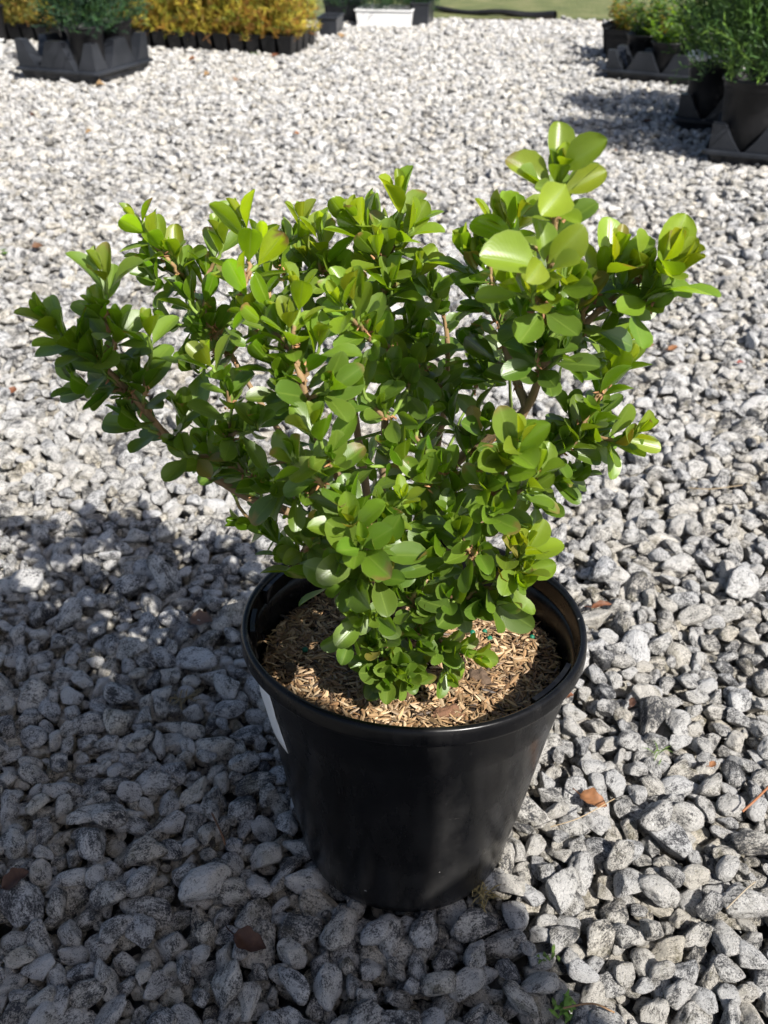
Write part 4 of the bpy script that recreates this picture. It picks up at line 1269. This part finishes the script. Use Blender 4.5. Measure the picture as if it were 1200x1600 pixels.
def twig(pxs, r, col, label, name="dry_twig", z0=0.012):
    P_ = np.array([np.array(ground(px, py, z)) for px, py, z in pxs]); P_ = smooth_path(P_, 5)
    v, f = tube(P_, r, 6); acc = Acc(); acc.add(v, f, col)
    tag(link(name, acc.mesh(name, M_DRY)), label, "twig", "dry twigs on the gravel")


twig([(1160, 1268, .016), (1180, 1250, .020), (1205, 1225, .022)], .0011, (.30, .12, .05), "orange brown twig sticking in from the right edge of the gravel")
twig([(860, 1292, .012), (905, 1278, .020), (960, 1248, .018)], .00045, (.40, .30, .18), "thin straw coloured stem crossing the curled leaf right of the pot")
twig([(1135, 1420, .012), (1165, 1390, .018), (1180, 1378, .016)], .0006, (.34, .28, .2), "pale dry twig fork among stones at the lower right")
twig([(1075, 762, .012), (1110, 764, .014), (1160, 758, .012)], .0006, (.36, .28, .18), "straw coloured twig lying flat on gravel at the right")
twig([(330, 1268, .004), (345, 1300, .008), (352, 1320, .004)], .0009, (.16, .08, .04), "short dark twig between shaded stones left of the pot")
twig([(880, 1575, .010), (925, 1568, .014), (960, 1582, .010)], .0008, (.30, .18, .09), "thin brown twig at the bottom edge beside a tiny weed")


def weed(px, py, n_, L, col, label, w=.0012, spread=1.0, z=0.0):
    rs_ = np.random.RandomState(int(px + py)); acc = Acc(); g_ = np.array(ground(px, py))
    for k in range(n_):
        a_ = rs_.rand() * 6.28; l_ = L * rs_.uniform(.5, 1.1)
        d = np.array([math.cos(a_) * spread, math.sin(a_) * spread, rs_.uniform(.5, 1.2)]); d /= np.linalg.norm(d)
        s = np.cross(d, (0, 0, 1.0)); s /= np.linalg.norm(s) + 1e-9
        b = rs_.randn(3) * .004; b[2] = 0
        p0, p1, p2 = b, b + d * l_ * .55 + s * w, b + d * l_ + np.array([0, 0, -.25 * l_])
        acc.add(np.array([p0 - s * w * .5, p0 + s * w * .5, p1, b + d * l_ * .55 - s * w]), np.array([(0, 1, 2, 3)]), np.array(col) * rs_.uniform(.7, 1.3))
        acc.add(np.array([b + d * l_ * .55 - s * w, b + d * l_ * .55 + s * w, p2 + s * .0001, p2]), np.array([(0, 1, 2, 3)]), np.array(col) * rs_.uniform(.7, 1.3))
    o = link("weed", acc.mesh("weed", M_NEEDLE, False)); o.location = (g_[0], g_[1], z)
    tag(o, label, "weed")


weed(-2, 402, 26, .05, (.13, .24, .03), "bright green weed leaves poking in at the left edge of the gravel", .004, 1.2)
weed(398, 88, 22, .05, (.10, .15, .04), "small grass tuft at the foot of the front row of square pots", .0018)
weed(492, 97, 12, .035, (.06, .07, .04), "dark little weed on the gravel beside the seedling block", .003)
weed(885, 1578, 14, .016, (.14, .26, .04), "tiny bright green weed between stones at the bottom edge", .0018)
weed(855, 1500, 8, .010, (.12, .2, .04), "tiny moss green sprout between stones below right of the pot", .0014)
weed(752, 1405, 30, .016, (.28, .22, .09), "tuft of dry straw and dirt caught under the right foot of the pot", .0007, 1.6, .004)
weed(286, 1092, 30, .020, (.20, .15, .07), "tuft of dry brown moss in the lit patch left of the pot", .0007, 1.6, .0)
weed(1022, 1182, 8, .018, (.12, .2, .04), "single green blade cluster between stones right of the pot", .0006, 1.6, .004)

# ------------------------------------------------------------------ the photographer, standing behind and to the right of the camera
def skin_mesh(name, joints, edges, mat, sub=2, shift=(0, 0, 0)):
    """joints: list of ((x,y,z),(rx,ry)); evaluated skin + subdivision baked to a plain mesh."""
    me = bpy.data.meshes.new(name + "_rig")
    me.from_pydata([j[0] for j in joints], edges, [])
    o = bpy.data.objects.new(name + "_rig", me); COL.objects.link(o)
    sk = o.modifiers.new("skin", 'SKIN'); sk.use_smooth_shade = True
    sd = o.modifiers.new("sub", 'SUBSURF'); sd.levels = sub
    for i, j in enumerate(joints):
        r_ = j[1] if isinstance(j[1], tuple) else (j[1], j[1])
        me.skin_vertices[0].data[i].radius = r_
    me.skin_vertices[0].data[0].use_root = True
    dg = bpy.context.evaluated_depsgraph_get()
    m2 = bpy.data.meshes.new_from_object(o.evaluated_get(dg)); m2.name = name
    bpy.data.objects.remove(o)
    m2.materials.clear(); m2.materials.append(mat)
    for p_ in m2.polygons: p_.use_smooth = True
    return m2


M_SKIN = mat_noise("skin", [(0.3, (0.42, 0.24, 0.16)), (0.7, (0.50, 0.30, 0.21))], 8, 0.5, None)
M_SHIRT = mat_noise("grey_cotton", [(0.3, (0.16, 0.17, 0.19)), (0.7, (0.20, 0.21, 0.23))], 30, 0.9, (300, 0.3, 0.002))
M_JEAN = mat_noise("blue_denim", [(0.3, (0.05, 0.07, 0.12)), (0.7, (0.08, 0.10, 0.16))], 40, 0.9, (400, 0.3, 0.002))
M_SHOE = mat_noise("dark_shoe", [(0.3, (0.02, 0.02, 0.02)), (0.7, (0.05, 0.045, 0.04))], 10, 0.6, None)
M_HAIR = mat_noise("brown_hair", [(0.3, (0.02, 0.013, 0.008)), (0.7, (0.06, 0.038, 0.022))], 60, 0.6, (120, 0.8, 0.004))
per = empty("person", (0.533, -0.393, 0))
tag(per, "person in grey top and jeans bending forward behind the camera, only their shadow showing", "person")
PX = 0.0; PY = 0.0
fw = np.array([-0.47, 0.883, 0]); sdv = np.array([0.883, 0.47, 0])     # facing direction and their right side


def B(f_, s_, z_):
    s_ = s_ - 0.16 * min(1.0, max(0.0, (z_ - 0.98) / 0.34)); z_ = z_ if z_ < 0.9 else 0.9 + (z_ - 0.9) * 0.94
    q = fw * f_ + sdv * s_; return (q[0] + PX, q[1] + PY, z_)


hipz = 0.90
J = [(B(-.02, .045, hipz), (.15, .11)), (B(.06, .060, 1.06), (.145, .10)), (B(.15, .015, 1.20), (.15, .10)), (B(.27, 0, 1.335), (.125, .085)), (B(.33, 0, 1.40), .055),
     (B(.37, 0, 1.44), .075), (B(.42, 0, 1.50), (.085, .095)), (B(.45, 0, 1.56), .07),
     (B(-.02, -.10, .84), .085), (B(.04, -.13, .48), .060), (B(-.03, -.14, .10), .040), (B(.08, -.15, .045), .035), (B(.16, -.16, .035), .028),
     (B(-.02, .12, .84), .09), (B(.06, .19, .48), .062), (B(-.01, .22, .10), .040), (B(.10, .235, .045), .035), (B(.18, .25, .035), .028),
     (B(.27, -.17, 1.335), .052), (B(.40, -.29, 1.08), .042), (B(.51, -.345, .80), .030), (B(.53, -.325, .73), (.028, .018)),
     (B(.27, .145, 1.335), .050), (B(.36, .06, 1.08), .040), (B(.48, -.14, .80), .028), (B(.51, -.19, .73), (.028, .018))]
E = [(0, 1), (1, 2), (2, 3), (3, 4), (4, 5), (5, 6), (6, 7), (0, 8), (8, 9), (9, 10), (10, 11), (11, 12), (0, 13), (13, 14), (14, 15), (15, 16), (16, 17),
     (3, 18), (18, 19), (19, 20), (20, 21), (3, 22), (22, 23), (23, 24), (24, 25)]
link("body", skin_mesh("body", J, E, M_SKIN), per)
Js = [(B(-.03, .04, .86), (.15, .11)), J[1], J[2], J[3], J[18], J[19], J[22], J[23], (B(.33, 0, 1.385), .06)]
Js = [(j[0], tuple(r_ * 1.12 + .014 for r_ in (j[1] if isinstance(j[1], tuple) else (j[1], j[1])))) for j in Js]
link("shirt", skin_mesh("shirt", Js, [(0, 1), (1, 2), (2, 3), (3, 4), (4, 5), (3, 6), (6, 7), (3, 8)], M_SHIRT), per)
Jt = [J[0], J[8], J[9], J[10], J[13], J[14], J[15]]
Jt = [(j[0], tuple(r_ * 1.08 + .010 for r_ in (j[1] if isinstance(j[1], tuple) else (j[1], j[1])))) for j in Jt]
link("trousers", skin_mesh("trousers", Jt, [(0, 1), (1, 2), (2, 3), (0, 4), (4, 5), (5, 6)], M_JEAN), per)
for a_, b_, c_ in ((10, 11, 12), (15, 16, 17)):
    q = [(J[a_][0][0], J[a_][0][1], .05), J[b_][0], J[c_][0]]
    link("shoe", skin_mesh("shoe", [(q[0], (.045, .05)), (q[1], (.045, .042)), (q[2], (.038, .032))], [(0, 1), (1, 2)], M_SHOE), per)
hp = np.array(B(.405, 0, 1.545))
link("hair", skin_mesh("hair", [(tuple(hp - fw * .055 - np.array([0, 0, .05])), .055), (tuple(hp - fw * .02 + np.array([0, 0, .01])), .088), (tuple(hp + fw * .05 + np.array([0, 0, .03])), .055)], [(0, 1), (1, 2)], M_HAIR), per)
# face: eyes, nose, mouth and ears on the head, looking down towards the pot
hd = np.array(B(.42, 0, 1.50)); look = fw * .82 + np.array([0, 0, -.57]); upv = np.cross(sdv, look); upv = upv if upv[2] > 0 else -upv
M_EYE = mat_noise("eye_white", [(0.3, (0.7, 0.7, 0.68)), (0.7, (0.75, 0.75, 0.73))], 5, 0.3, None)
M_LIP = mat_noise("lips", [(0.3, (0.34, 0.13, 0.11)), (0.7, (0.38, 0.16, 0.13))], 5, 0.5, None)
iv, if_ = ico(3)
for sx in (-1, 1):
    q = iv * .012 + hd + look * .083 + sdv * sx * .032 + upv * .012
    eo = link("eye", mesh_np("eye", q, if_, M_EYE), per)
    q = iv * .006 + hd + look * .0905 + sdv * sx * .032 + upv * .012
    link("iris", mesh_np("iris", q, if_, M_HAIR), eo)
    q = iv @ np.diag([.012, .02, .03]) + hd + sdv * sx * .088
    link("ear", mesh_np("ear", q, if_, M_SKIN), per)
q = iv @ np.diag([.013, .013, .02]) + hd + look * .098 - upv * .012
link("nose", mesh_np("nose", q, if_, M_SKIN), per)
q = (iv * .008) + np.outer(iv @ sdv, sdv) * .02 + hd + look * .087 - upv * .045
link("mouth", mesh_np("mouth", q, if_, M_LIP), per)
# the phone they hold, its lens where the photograph was taken from
bm = bmesh.new(); bmesh.ops.create_cube(bm, size=1.0)
bmesh.ops.scale(bm, vec=(.074, .152, .008), verts=bm.verts)
bmesh.ops.bevel(bm, geom=list(bm.edges), offset=.003, segments=3, affect='EDGES')
ph = link("phone", bm_mesh("phone", bm, M_SHOE, True))
ph.rotation_euler = cam.rotation_euler
bk = cam.rotation_euler.to_matrix() @ Vector((0.018, -0.055, 0.009)); ph.location = Vector((0, 0, CAM_H)) + bk
tag(ph, "dark phone in the hands of the bending person behind the camera", "phone")
# five fingers on each hand closing on the phone
PO = np.array([.55, -.42, 0.0])
for hand, j in ((-1, 21), (1, 25)):
    h0 = np.array(J[j][0])
    for k in range(5):
        a0 = h0 + np.array([0, 0, -.012 + .012 * k]) + fw * .012
        d1 = fw * .8 + sdv * (-hand) * .35 + np.array([0, 0, -.35 + .12 * k])
        if k == 4: a0 = h0 + np.array([0, 0, .022]); d1 = sdv * (-hand) * .7 + fw * .5 + np.array([0, 0, .1])
        d1 = d1 / np.linalg.norm(d1); ln = (.030, .036, .038, .034, .028)[k]
        d2 = d1 * .5 + np.array([0, 0, -.6]) + sdv * (-hand) * .5; d2 /= np.linalg.norm(d2)
        link("finger", skin_mesh("finger", [(tuple(a0), .0095), (tuple(a0 + d1 * ln), .009), (tuple(a0 + d1 * ln + d2 * ln * .8), .0075)], [(0, 1), (1, 2)], M_SKIN, 1), per)
